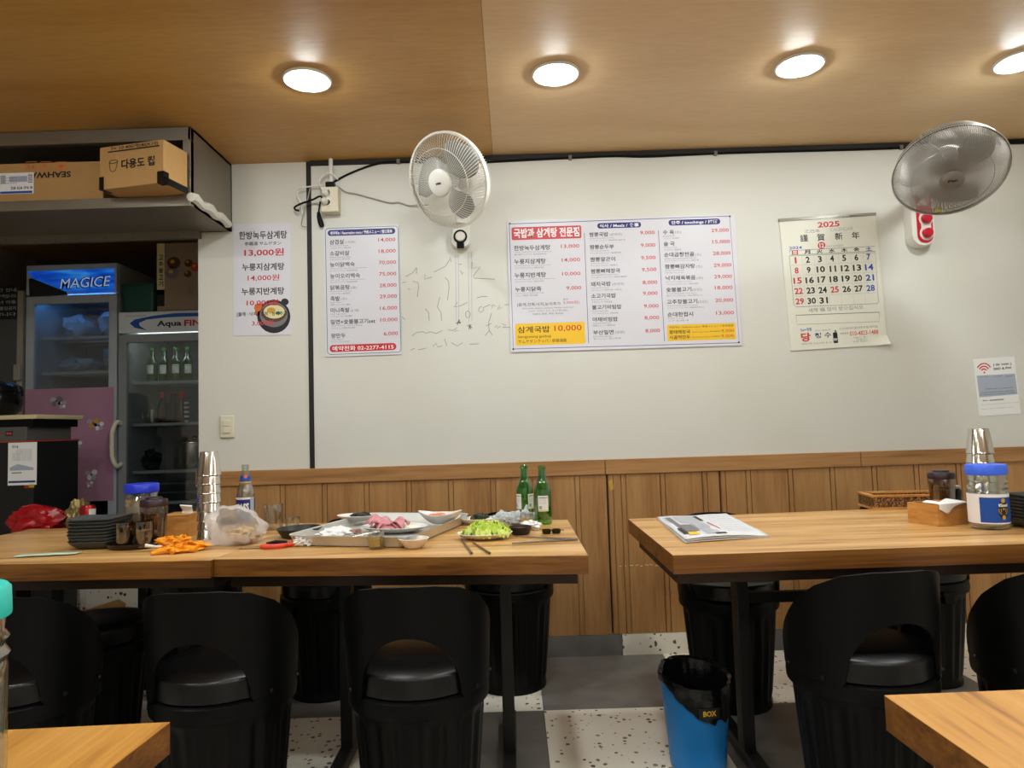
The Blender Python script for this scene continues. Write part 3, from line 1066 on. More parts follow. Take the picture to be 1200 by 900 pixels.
tag(B().tube(smoothpath([wallpt(*zc(*a), d) for a, d in (((290, 262), .03), ((200, 270), .03), ((110, 283), .03), ((68, 303), .02), ((66, 345), .02), ((90, 395), .015), ((98, 475), .01))]), 0.0034).done('power_cord', M_WHITEP), 'white cord running left across the dark joint and hanging down', 'cord')
tag(B().tube(smoothpath([wallpt(*zc(*a), d) for a, d in (((165, 280), .02), ((145, 370), .02), ((110, 480), .012), ((92, 560), .008), ((130, 576), .008))]), 0.0026).done('power_cord', mat('grey_cord', 'a5a196', 0.5)), 'thin grey cord dangling over the dark vertical joint', 'cord')
o = tag(B().tube(smoothpath([wallpt(*zc(*a), d) for a, d in (((245, 385), .02), ((232, 430), .012), ((228, 470), .012))]), 0.004).done('hanging_plug', M_BLACK), 'black plug hanging on a short cord below the outlet box', 'plug')
B().tube([wallpt(*zc(*a), .014) for a in ((228, 465), (232, 500), (245, 545), (255, 575))], [0.008, 0.011, 0.014, 0.012], 10).done('plug_body', M_BLACK, o)
tag(B().tube(smoothpath([wallpt(*zc(*a), d) for a, d in (((345, 262), .02), ((385, 268), .008), ((440, 305), .008), ((520, 320), .008), ((640, 352), .008), ((780, 388), .008), ((850, 385), .008), ((930, 410), .008), ((1000, 412), .02), ((1090, 432), .06))]), 0.0036).done('fan_cord', mat('grey_cord', 'a5a196', 0.5)), 'thin grey cord sagging from the outlet box to the white wall fan', 'cord')
cab = tag(B().tube(smoothpath([wallpt(*a) for a in ((391, 214), (410, 204), (440, 193), (467, 190.5), (540, 191.5), (600, 189), (660, 186), (720, 183.5), (760, 184), (850, 180), (980, 176.5), (1056, 174), (1130, 170), (1199, 167))], 5), 0.0055).done('ceiling_cable', M_BLACK), 'black cable clipped along the wall just under the ceiling', 'cable')
for px, py in ((467, 190), (668, 185.5), (838, 180.5), (1055, 173.5)):
    v = wallpt(px, py)
    B().box(v[0] - 0.008, v[0] + 0.008, PANEL_Y - 0.014, PANEL_Y, v[2] - 0.011, v[2] + 0.011).done('cable_clip', mat('grey_clip', '77726a', 0.5), cab)
# ------------------------------------------------------------------ overhead steel cabinet and its boxes
CX1, CY0 = -1.395, 3.0
cz0 = onY(222, 238, CY0).z
t = thing('overhead_cabinet', 'open stainless steel cabinet hung under the ceiling above the fridges', 'cabinet', (0, 0, 0))
cx0 = XL + 0.02
B().box(cx0, CX1, CY0 + 0.03, WALL - 0.002, cz0, cz0 + 0.012).done('shelf_board', M_SHEET, t, smooth=False)
B().box(CX1 - 0.012, CX1, CY0, WALL - 0.002, cz0, CEIL - 0.002).done('side_panel', M_SHEET, t, smooth=False)
B().box(cx0, CX1, WALL - 0.014, WALL - 0.002, cz0, CEIL - 0.002).done('back_panel', M_SHEET, t, smooth=False)
B().box(cx0, CX1, CY0 + 0.03, WALL - 0.002, CEIL - 0.014, CEIL - 0.002).done('top_panel', M_SHEET, t, smooth=False)
B().box(cx0, CX1, CY0, CY0 + 0.03, CEIL - 0.062, CEIL - 0.002).done('top_rail', M_SHEET, t, smooth=False, bevel=0.002)
B().box(CX1 - 0.036, CX1, CY0 - 0.001, CY0 + 0.03, cz0 + 0.03, CEIL - 0.062).done('stile', M_SHEET, t, smooth=False, bevel=0.002)
B().box(cx0, CX1, CY0 - 0.001, CY0 + 0.03, cz0 - 0.012, cz0 + 0.034).done('bottom_rail', M_SHEET, t, smooth=False, bevel=0.002)
b = B().box(cx0, EDGE + 0.02, WALL - 0.04, WALL - 0.004, cz0 - 0.035, cz0)
for k in range(14):
    x = -1.64 - 0.125 * k
    b.lathe([(0.008, 0), (0.006, 0.006)], 10, M=Matrix.Translation((x, WALL - 0.04, cz0 - 0.018)) @ Matrix.Rotation(PI / 2, 4, 'X'))
b.done('rear_rail', M_SHEET, t, smooth=False)
b = B()
pts = [Vector((CX1 + 0.002, CY0 - 0.004 + 0.45 * k / 12, cz0 + 0.026 + 0.007 * math.sin(k * 1.7))) for k in range(12)]
b.tube(pts, [0.02, 0.024, 0.022, 0.019, 0.024, 0.026, 0.024, 0.02, 0.022, 0.021, 0.022, 0.016], 8)
b.done('edge_padding', mat('padding_film', 'd8d3c6', 0.35, bump=0.6, scale=50), t)

def carton(name, label, w_, d_, h_, loc, rz, m=None, gap=True):
    t = thing(name, label, 'box', loc, rz)
    B().box(-w_ / 2, w_ / 2, -d_ / 2, d_ / 2, 0, h_).done('carton_body', m or M_CARD, t, smooth=False, bevel=0.003)
    return t
shelf_z = cz0 + 0.0125
# long carton lying upside down
p0, p1 = onY(-60, 200, 3.02), onY(118, 200, 3.02)
bh = onY(100, 187, 3.02).z - shelf_z
bw = p1.x - p0.x
t = carton('cardboard_carton', 'long brown carton with upside-down lettering and a courier label in the steel cabinet', bw, 0.30, bh, ((p0.x + p1.x) / 2, 3.19, shelf_z), 0)
p = Print()
def bq(x, y):          # crop px of (0,140) at 4.286 -> local u,v on the carton face
    v = onY(x / 4.286, 140 + y / 4.286, 3.04)
    return v.x - (p0.x + p1.x) / 2, bh - (v.z - shelf_z)
def bt(x, y, w_, h, s_, ink, rot=0, bold=0.0):
    u, v = bq(x, y)
    k = 3.04 / 810 / 4.286
    p.text(u, v, w_ * k, h * k, s_, ink, 2, bold, rot)
bt(150, 266, 212, 32, 'SEAHWA', 'black', PI, .03)
for i, g in enumerate(('↑↑', 'K', '∪')):
    u, v = bq(131 + 75 * i, 214)
    k = 3.04 / 810 / 4.286
    p.line(rrect(u, v, u + 54 * k, v + 42 * k, 0.0001), 0.0025, 'orange', 1, True)
    if i == 0:
        for dx in (14, 38):
            p.line([(u + dx * k, v + 8 * k), (u + dx * k, v + 34 * k)], 0.003, 'orange', 1)
            p.poly([(u + (dx - 7) * k, v + 24 * k), (u + (dx + 7) * k, v + 24 * k), (u + dx * k, v + 37 * k)], 'orange', 1)
    elif i == 1:
        p.text(u + 14 * k, v + 9 * k, 26 * k, 25 * k, 'K', 'orange', 1)
    else:
        p.poly([(u + 8 * k, v + 16 * k), (u + 46 * k, v + 16 * k), (u + 36 * k, v + 34 * k), (u + 18 * k, v + 34 * k)], 'orange', 1)
        p.line([(u + 27 * k, v + 4 * k), (u + 27 * k, v + 14 * k)], 0.003, 'orange', 1)
p.build('printing', t, lambda u, v, l: (u, -0.15 - 0.0008 - 0.0002 * l, bh - v))
p = Print()
u, v = bq(-20, 272)
k = 3.04 / 810 / 4.286
p.rect(u, v, 196 * k, 110 * k, 'white', 1, 4 * k)
p.rect(u + 24 * k, v + 96 * k, 165 * k, 12 * k, 'blue', 2)
p.rect(u + 70 * k, v + 18 * k, 92 * k, 30 * k, 'slate', 2)
for i in range(3):
    p.text(u + 50 * k, v + (22 + 14 * i) * k, 60 * k, 8 * k, '택배 운송장', 'grey', 3)
for i in range(9):
    p.rect(u + (26 + 3 * i) * k, v + 12 * k, (1 + i % 2) * k, 45 * k, 'black', 3)
for i in range(8):
    p.rect(u + 166 * k, v + (8 + 6 * i) * k, 24 * k, (2 + i % 2) * k, 'black', 3)
p.text(u + 78 * k, v + 72 * k, 70 * k, 16 * k, '208 A24 1', 'black', 3, .02)
p.text(u + 152 * k, v + 72 * k, 38 * k, 14 * k, 'F6 B', 'black', 3, .02)
p.build('courier_label', t, lambda u, v, l: (u, -0.15 - 0.0016 - 0.0002 * l, bh - v))
# turned carton with the cup drawing
W2, H2, D2 = 0.315, 0.186, 0.15
RZ2 = math.radians(-12)
t = carton('cardboard_carton', 'small brown carton turned outwards with a drawn cup and black taped corners', W2, D2, H2, (-1.573, 2.945, shelf_z + 0.024), RZ2)
p = Print()
k = W2 / 325
def b2(x, y):        # crop px: left edge 512, slanted; face 325 wide, 200 high
    return (x - 512) * k - W2 / 2, (y - (172 - (x - 512) * 0.16)) * k * 0.95
u, v = b2(625, 225)
p.text(u, v, 168 * k, 44 * k, '다용도 컵', 'black', 2, .03)
u, v = b2(562, 240)
p.line([(u, v), (u + 6 * k, v + 38 * k), (u + 20 * k, v + 46 * k), (u + 34 * k, v + 38 * k), (u + 44 * k, v - 2 * k)], 3 * k, 'black')
p.line([(u + 22 * k + 22 * k * math.cos(a * .6), v + 7 * k * math.sin(a * .6)) for a in range(11)], 3 * k, 'black')
u, v = b2(555, 190)
p.rect(u, v, 262 * k, 6 * k, 'black')
u, v = b2(570, 166)
p.text(u, v, 240 * k, 22 * k, '7= 10 400개(40X10)', 'black', 2, .02)
p.build('printing', t, lambda u, v, l: (u, -D2 / 2 - 0.0008 - 0.0002 * l, H2 - v))
T_ = mat('tape_black', '121212', 0.25)
B().box(-W2 / 2 - 0.001, -W2 / 2 + 0.022, -D2 / 2 - 0.0015, -D2 / 2 + 0.05, -0.001, 0.055).done('corner_tape', T_, t, smooth=False)
b = B()
b.box(W2 / 2 - 0.03, W2 / 2 + 0.0015, -D2 / 2 - 0.0015, -D2 / 2 + 0.03, -0.001, 0.05)
b.box(W2 / 2 - 0.002, W2 / 2 + 0.0015, -D2 / 2, D2 / 2, -0.001, 0.028)
b.done('corner_tape', T_, t, smooth=False)
# dark item behind the long carton
b = B()
b.tube(smoothpath([(-2.35, 3.2, shelf_z + bh + 0.012), (-2.1, 3.2, shelf_z + bh + 0.02), (-1.95, 3.18, shelf_z + bh + 0.045), (-1.86, 3.16, shelf_z + bh + 0.012)]), 0.012, 8)
tag(b.done('rolled_bag', mat('dark_bag', '1a1c20', 0.3)), 'dark rolled plastic bag lying on top of the long carton', 'bag')

# ------------------------------------------------------------------ the two showcase fridges
FY = 4.3
NZ = 0.29
M_FRAME = mat('fridge_frame', 'aeb4ba', 0.4, var=0.05)
M_FRIDGE = mat('fridge_shell', '9ea2a4', 0.45, var=0.06)
M_INNER = mat('fridge_liner', '62666a', 0.5, var=0.05)
M_SHELF = mat('wire_shelf', 'a8adad', 0.4, 0.3)
def fridge(name, label, x0, x1, ztop, hz, depth, shelves, shell, frame, inner):
    t = thing(name, label, 'fridge', (x0, FY, NZ))
    W_, H_ = x1 - x0, ztop - NZ
    hz = hz - NZ
    kick = 0.14
    b = B()
    b.box(0, W_, 0.04, depth, 0.03, kick)
    b.box(0, 0.03, 0.04, depth, kick, H_)
    b.box(W_ - 0.03, W_, 0.04, depth, kick, H_)
    b.box(0.03, W_ - 0.03, depth - 0.03, depth, kick, H_)
    b.box(0.03, W_ - 0.03, 0.04, depth, hz, H_)
    for x in (0.05, W_ - 0.05):
        for y in (0.09, depth - 0.06):
            b.lathe([(0.018, 0), (0.018, 0.03)], 10, c=(x, y, 0))
    b.done('body', shell, t, smooth=False)
    b = B().box(0.031, W_ - 0.031, depth - 0.034, depth - 0.031, kick, hz)
    b.done('liner', inner, t, smooth=False)
    b = B()
    fwid = 0.05
    b.box(0, fwid, 0, 0.036, kick + 0.005, hz - 0.01)
    b.box(W_ - fwid, W_, 0, 0.036, kick + 0.005, hz - 0.01)
    b.box(fwid, W_ - fwid, 0, 0.036, kick + 0.005, kick + 0.075)
    b.box(fwid, W_ - fwid, 0, 0.036, hz - 0.06, hz - 0.01)
    d = b.done('door', frame, t, smooth=False, bevel=0.003)
    B().box(fwid, W_ - fwid, 0.012, 0.016, kick + 0.075, hz - 0.06).done('door_glass', M_PANE, d, smooth=False)
    for z in shelves:
        b = B()
        b.box(0.035, W_ - 0.035, 0.10, 0.112, z - NZ - 0.018, z - NZ)
        for k in range(22):
            x = 0.04 + (W_ - 0.08) * k / 21
            b.box(x - 0.0025, x + 0.0025, 0.112, depth - 0.036, z - NZ - 0.008, z - NZ - 0.002)
        b.box(0.035, W_ - 0.035, 0.30, 0.306, z - NZ - 0.012, z - NZ - 0.002)
        b.done('shelf', M_SHELF, t, smooth=False)
    return t, W_, H_
SY = FY + 0.106
mz = [onY(70, y, SY).z for y in (395, 436, 480, 540)]
mx0, mx1, mzt = onY(31, 312, FY).x, onY(137, 310, FY).x, onY(90, 309.5, FY).z
mhz = onY(90, 344, FY).z
mf, MW, MH = fridge('display_fridge', 'tall display fridge with a blue lit header and pink film on its lower door', mx0, mx1, mzt, mhz, 0.6, mz, M_FRIDGE, M_FRAME, mat('blue_liner', '4a5666', 0.5))
hb = mhz - NZ
b = B().box(0, MW, 0.0, 0.04, hb, MH)
hd = b.done('header', mat('header_frame', 'b8c4d4', 0.4), mf, smooth=False, bevel=0.003)
M_BLUESIGN = bpy.data.materials.new('blue_lit_sign')
M_BLUESIGN.use_nodes = True
_nt = M_BLUESIGN.node_tree
_b = _nt.nodes['Principled BSDF']
_tcn = _nt.nodes.new('ShaderNodeTexCoord')
_no = _nt.nodes.new('ShaderNodeTexNoise')
_no.inputs['Scale'].default_value = 5.0
_mp = _nt.nodes.new('ShaderNodeMapping')
_mp.inputs['Scale'].default_value = (1.0, 1.0, 5.0)
_mp.inputs['Rotation'].default_value = (0, 0.35, 0)
_nt.links.new(_tcn.outputs['Object'], _mp.inputs[0])
_nt.links.new(_mp.outputs[0], _no.inputs['Vector'])
_r = ramp(_nt, [(0.35, '0a3fae'), (0.55, '1668d8'), (0.75, '4aa8f2')])
_nt.links.new(_no.outputs['Fac'], _r.inputs[0])
_nt.links.new(_r.outputs[0], _b.inputs['Emission Color'])
_nt.links.new(_r.outputs[0], _b.inputs['Base Color'])
_b.inputs['Emission Strength'].default_value = 0.55
def hq(px, py):
    v = onY(px, py, FY)
    return v.x - mx0, v.z - NZ
b = B()
pl = [hq(*a) for a in ((33, 318.5), (134, 314.5), (134, 341), (110, 343.5), (78, 342), (38, 326))]
M_F = Matrix(((1, 0, 0, 0), (0, 0, -1, 0), (0, 1, 0, 0), (0, 0, 0, 1)))
b.prism(pl, 0.0015, 0.006, M=M_F)
b.done('lit_sign', M_BLUESIGN, hd, smooth=False)
b = B()
pl = [hq(*a) for a in ((34, 327), (38, 326.3), (78, 342.3), (80, 346), (35, 348))]
b.prism(pl, 0.0012, 0.004, M=M_F)
b.done('unlit_corner', mat('unlit_header', '26282c', 0.5), hd, smooth=False)
p = Print()
u, z = hq(71, 326.5)
k = FY / 810
p.text(u - .004, 0.0, 58 * k, 13.5 * k, 'MAGICE', 'navy', 1, .05)
p.text(u, 0.003, 58 * k, 12.0 * k, 'MAGICE', 'glow', 3, 0)
p.build('sign_lettering', hd, lambda u_, v_, l: (u_ + (0.012 - 0.16 * v_) , -0.0065 - 0.0003 * l, z - v_ + 0.03 * (u_ - u)))
# pink film with pale bows
fz0, fz1 = onY(80, 588, FY).z - NZ, onY(80, 455, FY).z - NZ
b = B()
b.sheet(24, 24, lambda u_, v_: (0.006 + (MW - 0.02) * u_, -0.003 + 0.0025 * noise.noise(Vector((u_ * 5, v_ * 9, 3))), fz0 + (fz1 - fz0 - 0.012 * (1 - u_) * 0) * v_))
pf = b.done('pink_film', mat('pink_film', 'b8869e', 0.22, var=0.2, scale=3.0, bump=0.25), mf)
p = Print()
for bx, by, s_, inks in ((67, 470, 1.2, ('lightgrey', 'grey')), (74, 474, .9, ('white', 'lightgrey')), (110, 496, 1.2, ('lightgrey', 'gold')), (117, 499, 1.0, ('slate', 'white')), (92, 521, .9, ('lightgrey', 'white')), (108, 556, 1.2, ('lightgrey', 'white')), (60, 517, .6, ('grey', 'grey')), (106, 567, .7, ('lightgrey', 'white'))):
    v = onY(bx, by, FY)
    cx, cz = v.x - mx0, v.z - NZ
    kk = s_ * FY / 810
    for dx, dy, rx, ry, i_ in ((-3.2, -1.5, 3, 2.4, 0), (3.0, -2.2, 2.8, 2.6, 1), (-2.0, 2.8, 2.2, 2.8, 1), (2.2, 2.4, 2.2, 2.6, 0)):
        p.poly(ell(cx + dx * kk, -(cz) + dy * kk, rx * kk, ry * kk, 12), inks[i_], 1 + i_)
    p.poly(ell(cx, -cz, 1.1 * kk, 1.1 * kk, 8), 'red', 4)
p.build('bow_pattern', pf, lambda u_, v_, l: (u_, -0.0075 - 0.0003 * l, -v_))
# cold light under the header: the tube lamp inside the fridge
B().box(0.06, MW - 0.06, 0.075, 0.095, hb - 0.035, hb - 0.015).done('tube_lamp', mat('blue_tube', (0.12, 0.42, 1.0), 0.4, var=0, emit=9.0), mf, smooth=False)

ax0, ax1, azt = mx1 + 0.012, mx1 + 0.615, onY(180, 365, FY).z
ahz = onY(180, 389.5, FY).z
sy = [onY(190, y, SY).z for y in (446.5, 495.5, 551, 587.5)]
af, AW, AH = fridge('display_fridge', 'white headed display fridge with bottles inside, partly behind the wall edge', ax0, ax1, azt, ahz, 0.56, sy, M_FRIDGE, mat('aqua_door_frame', '8a8d8e', 0.4), M_INNER)
hb2 = ahz - NZ
hd = B().box(0, AW, 0.0, 0.04, hb2, AH).done('header', mat('aqua_header', 'd6dade', 0.35), af, smooth=False, bevel=0.003)
p = Print()
def aq(px, py):
    v = onY(px, py, FY)
    return v.x - ax0, AH - (v.z - NZ)
sw = [aq(*a) for a in ((238, 366.3), (232, 366.5), (205, 367), (180, 370), (158, 374.5), (152, 379), (158, 384), (172, 387.2), (164, 382), (163, 378.5), (172, 374.5), (195, 372), (215, 371), (238, 370.5))]
p.poly(sw, 'blue', 1)
u, v = aq(184, 376)
p.text(u, v, 29 * k, 8.6 * k, 'Aqua', 'black', 2, .03)
u, v = aq(216, 374.8)
p.text(u, v, 27 * k, 7.4 * k, 'FINE', 'red', 2, .03)
u, v = aq(146, 370)
p.text(u, v, 25 * k, 1.6 * k, 'COOL & FRESH SHOWCASE', 'grey', 2)
p.build('header_lettering', hd, lambda u_, v_, l: (u_, -0.0008 - 0.0003 * l, AH - v_))
B().box(0.08, AW - 0.08, 0.075, 0.09, hb2 - 0.03, hb2 - 0.012).done('tube_lamp', mat('dim_tube', (0.85, 1.0, 0.95), 0.4, var=0, emit=7.0), af, smooth=False)
hz0, hz1 = onY(133, 546, FY).z - NZ, onY(133, 495, FY).z - NZ
b = B().tube(smoothpath([(0.02, 0.0, hz1 - 0.01), (0.014, -0.04, hz1), (-0.002, -0.055, hz1 - 0.05), (-0.006, -0.055, (hz0 + hz1) / 2), (-0.002, -0.055, hz0 + 0.05), (0.014, -0.04, hz0), (0.02, 0.0, hz0 + 0.01)]), 0.014, 10)
b.done('door_handle', M_CREAMP, [c for c in af.children if c.name.startswith('door')][0])

# fridge stock
def bottle_parts(t, body_m, prof, label_m, lr, lz0, lz1, a0, span, cap=None):
    B().lathe(prof, 28).done('glass_body', body_m, t)
    return t
def arcband(p, u0, u1, v0, v1, ink, l, n=16):
    for i in range(n):
        a, b_ = u0 + (u1 - u0) * i / n, u0 + (u1 - u0) * (i + 1) / n
        p.poly([(a, v0), (b_, v0), (b_, v1), (a, v1)], ink, l)
SOJU = [(0.0, 0.002), (0.029, 0.0), (0.0325, 0.006), (0.0325, 0.118), (0.030, 0.135), (0.020, 0.158), (0.0155, 0.172), (0.0135, 0.205), (0.0150, 0.207), (0.0150, 0.216), (0.0130, 0.218)]
SOJUI = [(0.0112, 0.218), (0.0112, 0.205), (0.0130, 0.172), (0.0176, 0.156), (0.0278, 0.133), (0.0300, 0.118), (0.0300, 0.010), (0.0, 0.008)]
def soju(label, loc, rz, group=None, labels=((-PI / 2 - 0.5, 1.0),), cap=False, parent=None):
    t = thing('soju_bottle', label, 'bottle', loc, rz, group)
    B().lathe(SOJU, 28, cap1=False).done('glass_body', M_GREENG, t)
    for a0, span in labels:
        p = Print()
        r = 0.0328
        arcband(p, 0, span * r, 0, 0.058, 'cream', 1, 14)
        arcband(p, 0.002, span * r - 0.002, 0.001, 0.052, 'white', 2, 14)
        arcband(p, 0.004, span * r - 0.004, 0.006, 0.009, 'green', 3, 14)
        for i in range(5):
            p.text(0.005, 0.013 + 0.004 * i, span * r - 0.012, 0.002, '소주 희석식 에탄올 360ml', 'grey', 3)
        for i in range(7):
            p.rect(0.005 + 0.0015 * i, 0.038, 0.0006 + 0.0004 * (i % 2), 0.011, 'black', 3)
        p.build('paper_label', t, cyl_fn(r, 0.108, a0))
    if cap:
        B().lathe([(0.0155, 0.204), (0.0158, 0.222), (0.0, 0.223)], 18).done('cap', mat('bottle_cap_green', '2f7d3a', 0.35, 0.4), t)
    return t
base_z = sy[0] + 0.0005
M_BODYDK = M_GREENG
for i, (px, lab) in enumerate(((178.5, 'leftmost green bottle on the top shelf of the white headed fridge'), (190.5, 'second green bottle from the left on the top shelf of the white headed fridge'),
                               (206, 'third green bottle from the left on the top shelf of the white headed fridge'), (218, 'rightmost green bottle on the top shelf of the white headed fridge'))):
    v = onY(px, 445, FY + 0.17)
    soju(lab, (v.x, FY + 0.17 + 0.02 * (i % 2), base_z), 0.2 * i, 'bottles in the fridge', ((-PI / 2 - 0.65, 1.3),), True)
RC = [(0.0, 0.001), (0.030, 0.0), (0.032, 0.005), (0.032, 0.10), (0.026, 0.125), (0.015, 0.15), (0.0135, 0.19), (0.0, 0.19)]
for i, (px, lab) in enumerate(((191, 'dark bottle with a tall red cap, left on the middle fridge shelf'), (201, 'dark bottle with a slim red cap, middle of the second fridge shelf'), (213, 'brown bottle with a red cap, right on the middle fridge shelf'))):
    v = onY(px, 492, FY + 0.18)
    t = thing('sauce_bottle', lab, 'bottle', (v.x, FY + 0.18 + 0.025 * (i % 2), sy[1] + 0.0005), 0, 'red capped bottles in the fridge')
    B().lathe(RC, 20).done('bottle_body', mat('dark_bottle', '1c1a14', 0.15) if i < 2 else mat('brown_bottle', '4a3a28', 0.2), t)
    B().lathe([(0.0145 - 0.004 * (i == 1), 0.138), (0.0150 - 0.004 * (i == 1), 0.20), (0.0, 0.201)], 16).done('cap', mat('red_cap', 'd0301c', 0.35), t)
v = onY(219.5, 492, FY + 0.16)
t = thing('checked_tube', 'slim tube with a black and white checked side on the fridge shelf', 'tube', (v.x, FY + 0.15, sy[1] + 0.0005))
b = B()
for k in range(9):
    b.lathe([(0.0145, 0.0145 * k), (0.0145, 0.0145 * (k + 1))], 14, mi=k % 2)
b.done('tube_body', [mat('tube_white', 'dcdcd8', 0.4), mat('tube_black', '161616', 0.4)], t, smooth=False)
v = onY(173, 492, FY + 0.17)
t = thing('glass_mug', 'clear ribbed glass mug at the left of the middle fridge shelf', 'mug', (v.x + 0.03, FY + 0.17, sy[1] + 0.0005))
B().lathe([(0.0, 0.0), (0.03, 0.0), (0.036, 0.09), (0.033, 0.09), (0.028, 0.006), (0, 0.006)], 20).done('glass_body', M_GLASS, t)
B().tube(smoothpath([(-0.034, 0, 0.075), (-0.06, 0, 0.07), (-0.06, 0, 0.03), (-0.032, 0, 0.02)]), 0.005, 8).done('handle', M_GLASS, t)
v = onY(205, 548, FY + 0.25)
t = thing('steel_pot', 'wide steel pot on the third shelf of the white headed fridge', 'pot', (ax0 + 0.34, FY + 0.29, sy[2] + 0.0005))
B().lathe([(0.0, 0.0), (0.12, 0.0), (0.125, 0.01), (0.125, 0.16), (0.131, 0.164), (0.122, 0.163), (0.12, 0.012), (0.0, 0.01)], 32).done('pot_body', M_STEEL, t)
B().lathe([(0.130, 0.165), (0.128, 0.172), (0.06, 0.19), (0.0, 0.194)], 32, cap0=False).done('pot_lid', M_STEEL, t)
B().lathe([(0.012, 0.192), (0.018, 0.205), (0.012, 0.214), (0.0, 0.215)], 14).done('lid_knob', M_BLACK, t)
v = onY(178, 548, FY + 0.2)
t = thing('black_bag', 'crumpled black plastic bag on the third fridge shelf', 'bag', (ax0 + 0.12, FY + 0.17, sy[2] + 0.0005))
B().blob((0, 0, 0.06), (0.055, 0.05, 0.075), 5, 0.45, 2.2, 3, 0.001).done('bag_body', mat('black_film', '17181b', 0.25), t)
v = onY(210, 585, FY + 0.25)
for i, z in enumerate((0.0, 0.055)):
    t = thing('food_container', ('lower', 'upper')[i] + ' of two dark lidded trays on the lowest fridge shelf in view', 'container', (ax0 + 0.30, FY + 0.27, sy[3] + 0.0005 + z))
    B().loft([[Vector((x, y, zz)) for x, y in rrect(-0.16 * f_, -0.1 * f_, 0.16 * f_, 0.1 * f_, 0.02)] for f_, zz in ((0.92, 0), (1, 0.045))]).done('tray', mat('dark_tray', '2a2c2e', 0.35), t)
    B().prism(rrect(-0.164, -0.104, 0.164, 0.104, 0.022), 0.0455, 0.052).done('lid', mat('grey_lid', '5e6264', 0.35), t)
# bags in the blue fridge
FB = film('food_bag_film', 'b4c4d0', 0.35, 0.2)
rb = random.Random(9)
for i, (si, px, w_, h_) in enumerate(((0, 72, .10, .11), (0, 105, .12, .13), (1, 85, .13, .07), (1, 118, .09, .12), (2, 78, .12, .07), (2, 112, .11, .08))):
    v = onY(px, 400, FY + 0.3)
    z = mz[si] + 0.0005
    v.x = mx0 + (0.165, 0.415)[i % 2]
    w_ *= 0.86
    t = thing('food_bag', ('left', 'right')[i % 2] + ' clear bag of food on the %s shelf of the blue fridge' % ('top', 'second', 'third')[si], 'bag', (v.x, FY + 0.3, z), 0, 'bags in the blue fridge')
    B().blob((0, 0, h_ * .75), (w_, 0.12, h_ * .8), i + 1, 0.4, 1.8, 3, 0.001).done('bag_film', FB, t)
    B().blob((0, 0.01, h_ * .5), (w_ * .75, 0.09, h_ * .5), i + 11, 0.35, 2.2, 2, 0.002).done('bag_contents', mat('bag_food', ('6a5a48', '7d8a94', '54504a')[i % 3] if False else '6b665c', 0.6), t)

# things on top of the white headed fridge
TZ = azt + 0.0005
p0, p1 = onY(131, 368, FY + 0.02), onY(181, 368, FY + 0.02)
p0.x = mx1 + 0.008
t = thing('plastic_crate', 'dark green plastic crate on top of the white headed fridge', 'crate', ((p0.x + p1.x) / 2, FY + 0.02, TZ))
cw, chh = (p1.x - p0.x) - 0.006, onY(150, 333, FY + 0.02).z - TZ
b = B()
def rr3(f_, z, w_=cw, d_=0.3):
    return [Vector((x, y + d_ / 2, z)) for x, y in rrect(-w_ / 2 * f_, -d_ / 2 * f_, w_ / 2 * f_, d_ / 2 * f_, 0.02)]
b.loft([rr3(.9, 0), rr3(1, chh * .93), rr3(1.03, chh * .93), rr3(1.03, chh), rr3(.97, chh), rr3(.88, 0.008)])
b.done('crate_body', mat('green_crate', '0f4d44', 0.4), t)
B().blob((0.0, 0.15, chh * .72), (cw * .36, 0.11, chh * .3), 4, 0.4, 2.0, 3).done('contents', mat('dark_contents', '3a352e', 0.6), t)
p2_, p3_ = onY(184, 365, FY + 0.03), onY(240, 365, FY + 0.03)
ch2 = onY(200, 285, FY + 0.03).z - TZ
t = carton('cardboard_carton', 'upright carton with dark red fruit pictures on top of the white headed fridge', p3_.x - p2_.x, 0.28, ch2, ((p2_.x + p3_.x) / 2, FY + 0.03 + 0.14, TZ), 0, mat('pale_card', 'a08c78', 0.65, var=0.05))
p = Print()
k = FY / 810
hw = (p3_.x - p2_.x) / 2
p.rect(-hw, 0.0, 9 * k, 62 * k, 'cream', 1)
p.rect(-hw, 56 * k, 9 * k, 20 * k, 'black', 1)
for i, g in enumerate('고추불고기'):
    p.text(-hw + 2 * k, (14 + 8 * i) * k, 5.5 * k, 6 * k, g, 'black', 2, .02)
for x, y, r_, ink in ((20, 24, 8, 'brown'), (18, 36, 8, 'grey'), (38, 25, 5, 'brown'), (37, 38, 4.5, 'brown'), (46, 30, 6, 'softred')):
    p.poly(ell(-hw + x * k, y * k, r_ * k, r_ * .9 * k, 16), ink, 2)
    p.poly(ell(-hw + (x - 1.5) * k, (y - 1.5) * k, r_ * .35 * k, r_ * .3 * k, 10), 'gold', 3)
p.text(-hw + 36 * k, 52 * k, 7 * k, 13 * k, '국내', 'grey', 2)
p.build('printing', t, lambda u_, v_, l: (u_, -0.14 - 0.0008 - 0.0002 * l, ch2 - v_))
v = onY(158, 340, FY + 0.4)
carton('cardboard_carton', 'plain dark carton standing behind the green crate', 0.2, 0.10, 0.27, (mx1 + 0.15, FY + 0.42, TZ), 0.05, mat('dark_card', '6a5236', 0.7))
v = onY(173, 320, FY + 0.38)
t = thing('blue_bag', 'pale blue plastic bag stuffed beside the upright carton', 'bag', (mx1 + 0.19, FY + 0.515, TZ))
B().blob((0, 0, 0.17), (0.05, 0.045, 0.19), 8, 0.4, 2.0, 3, 0.001).done('bag_body', film('blue_film', '8fb4c8', 0.2), t)

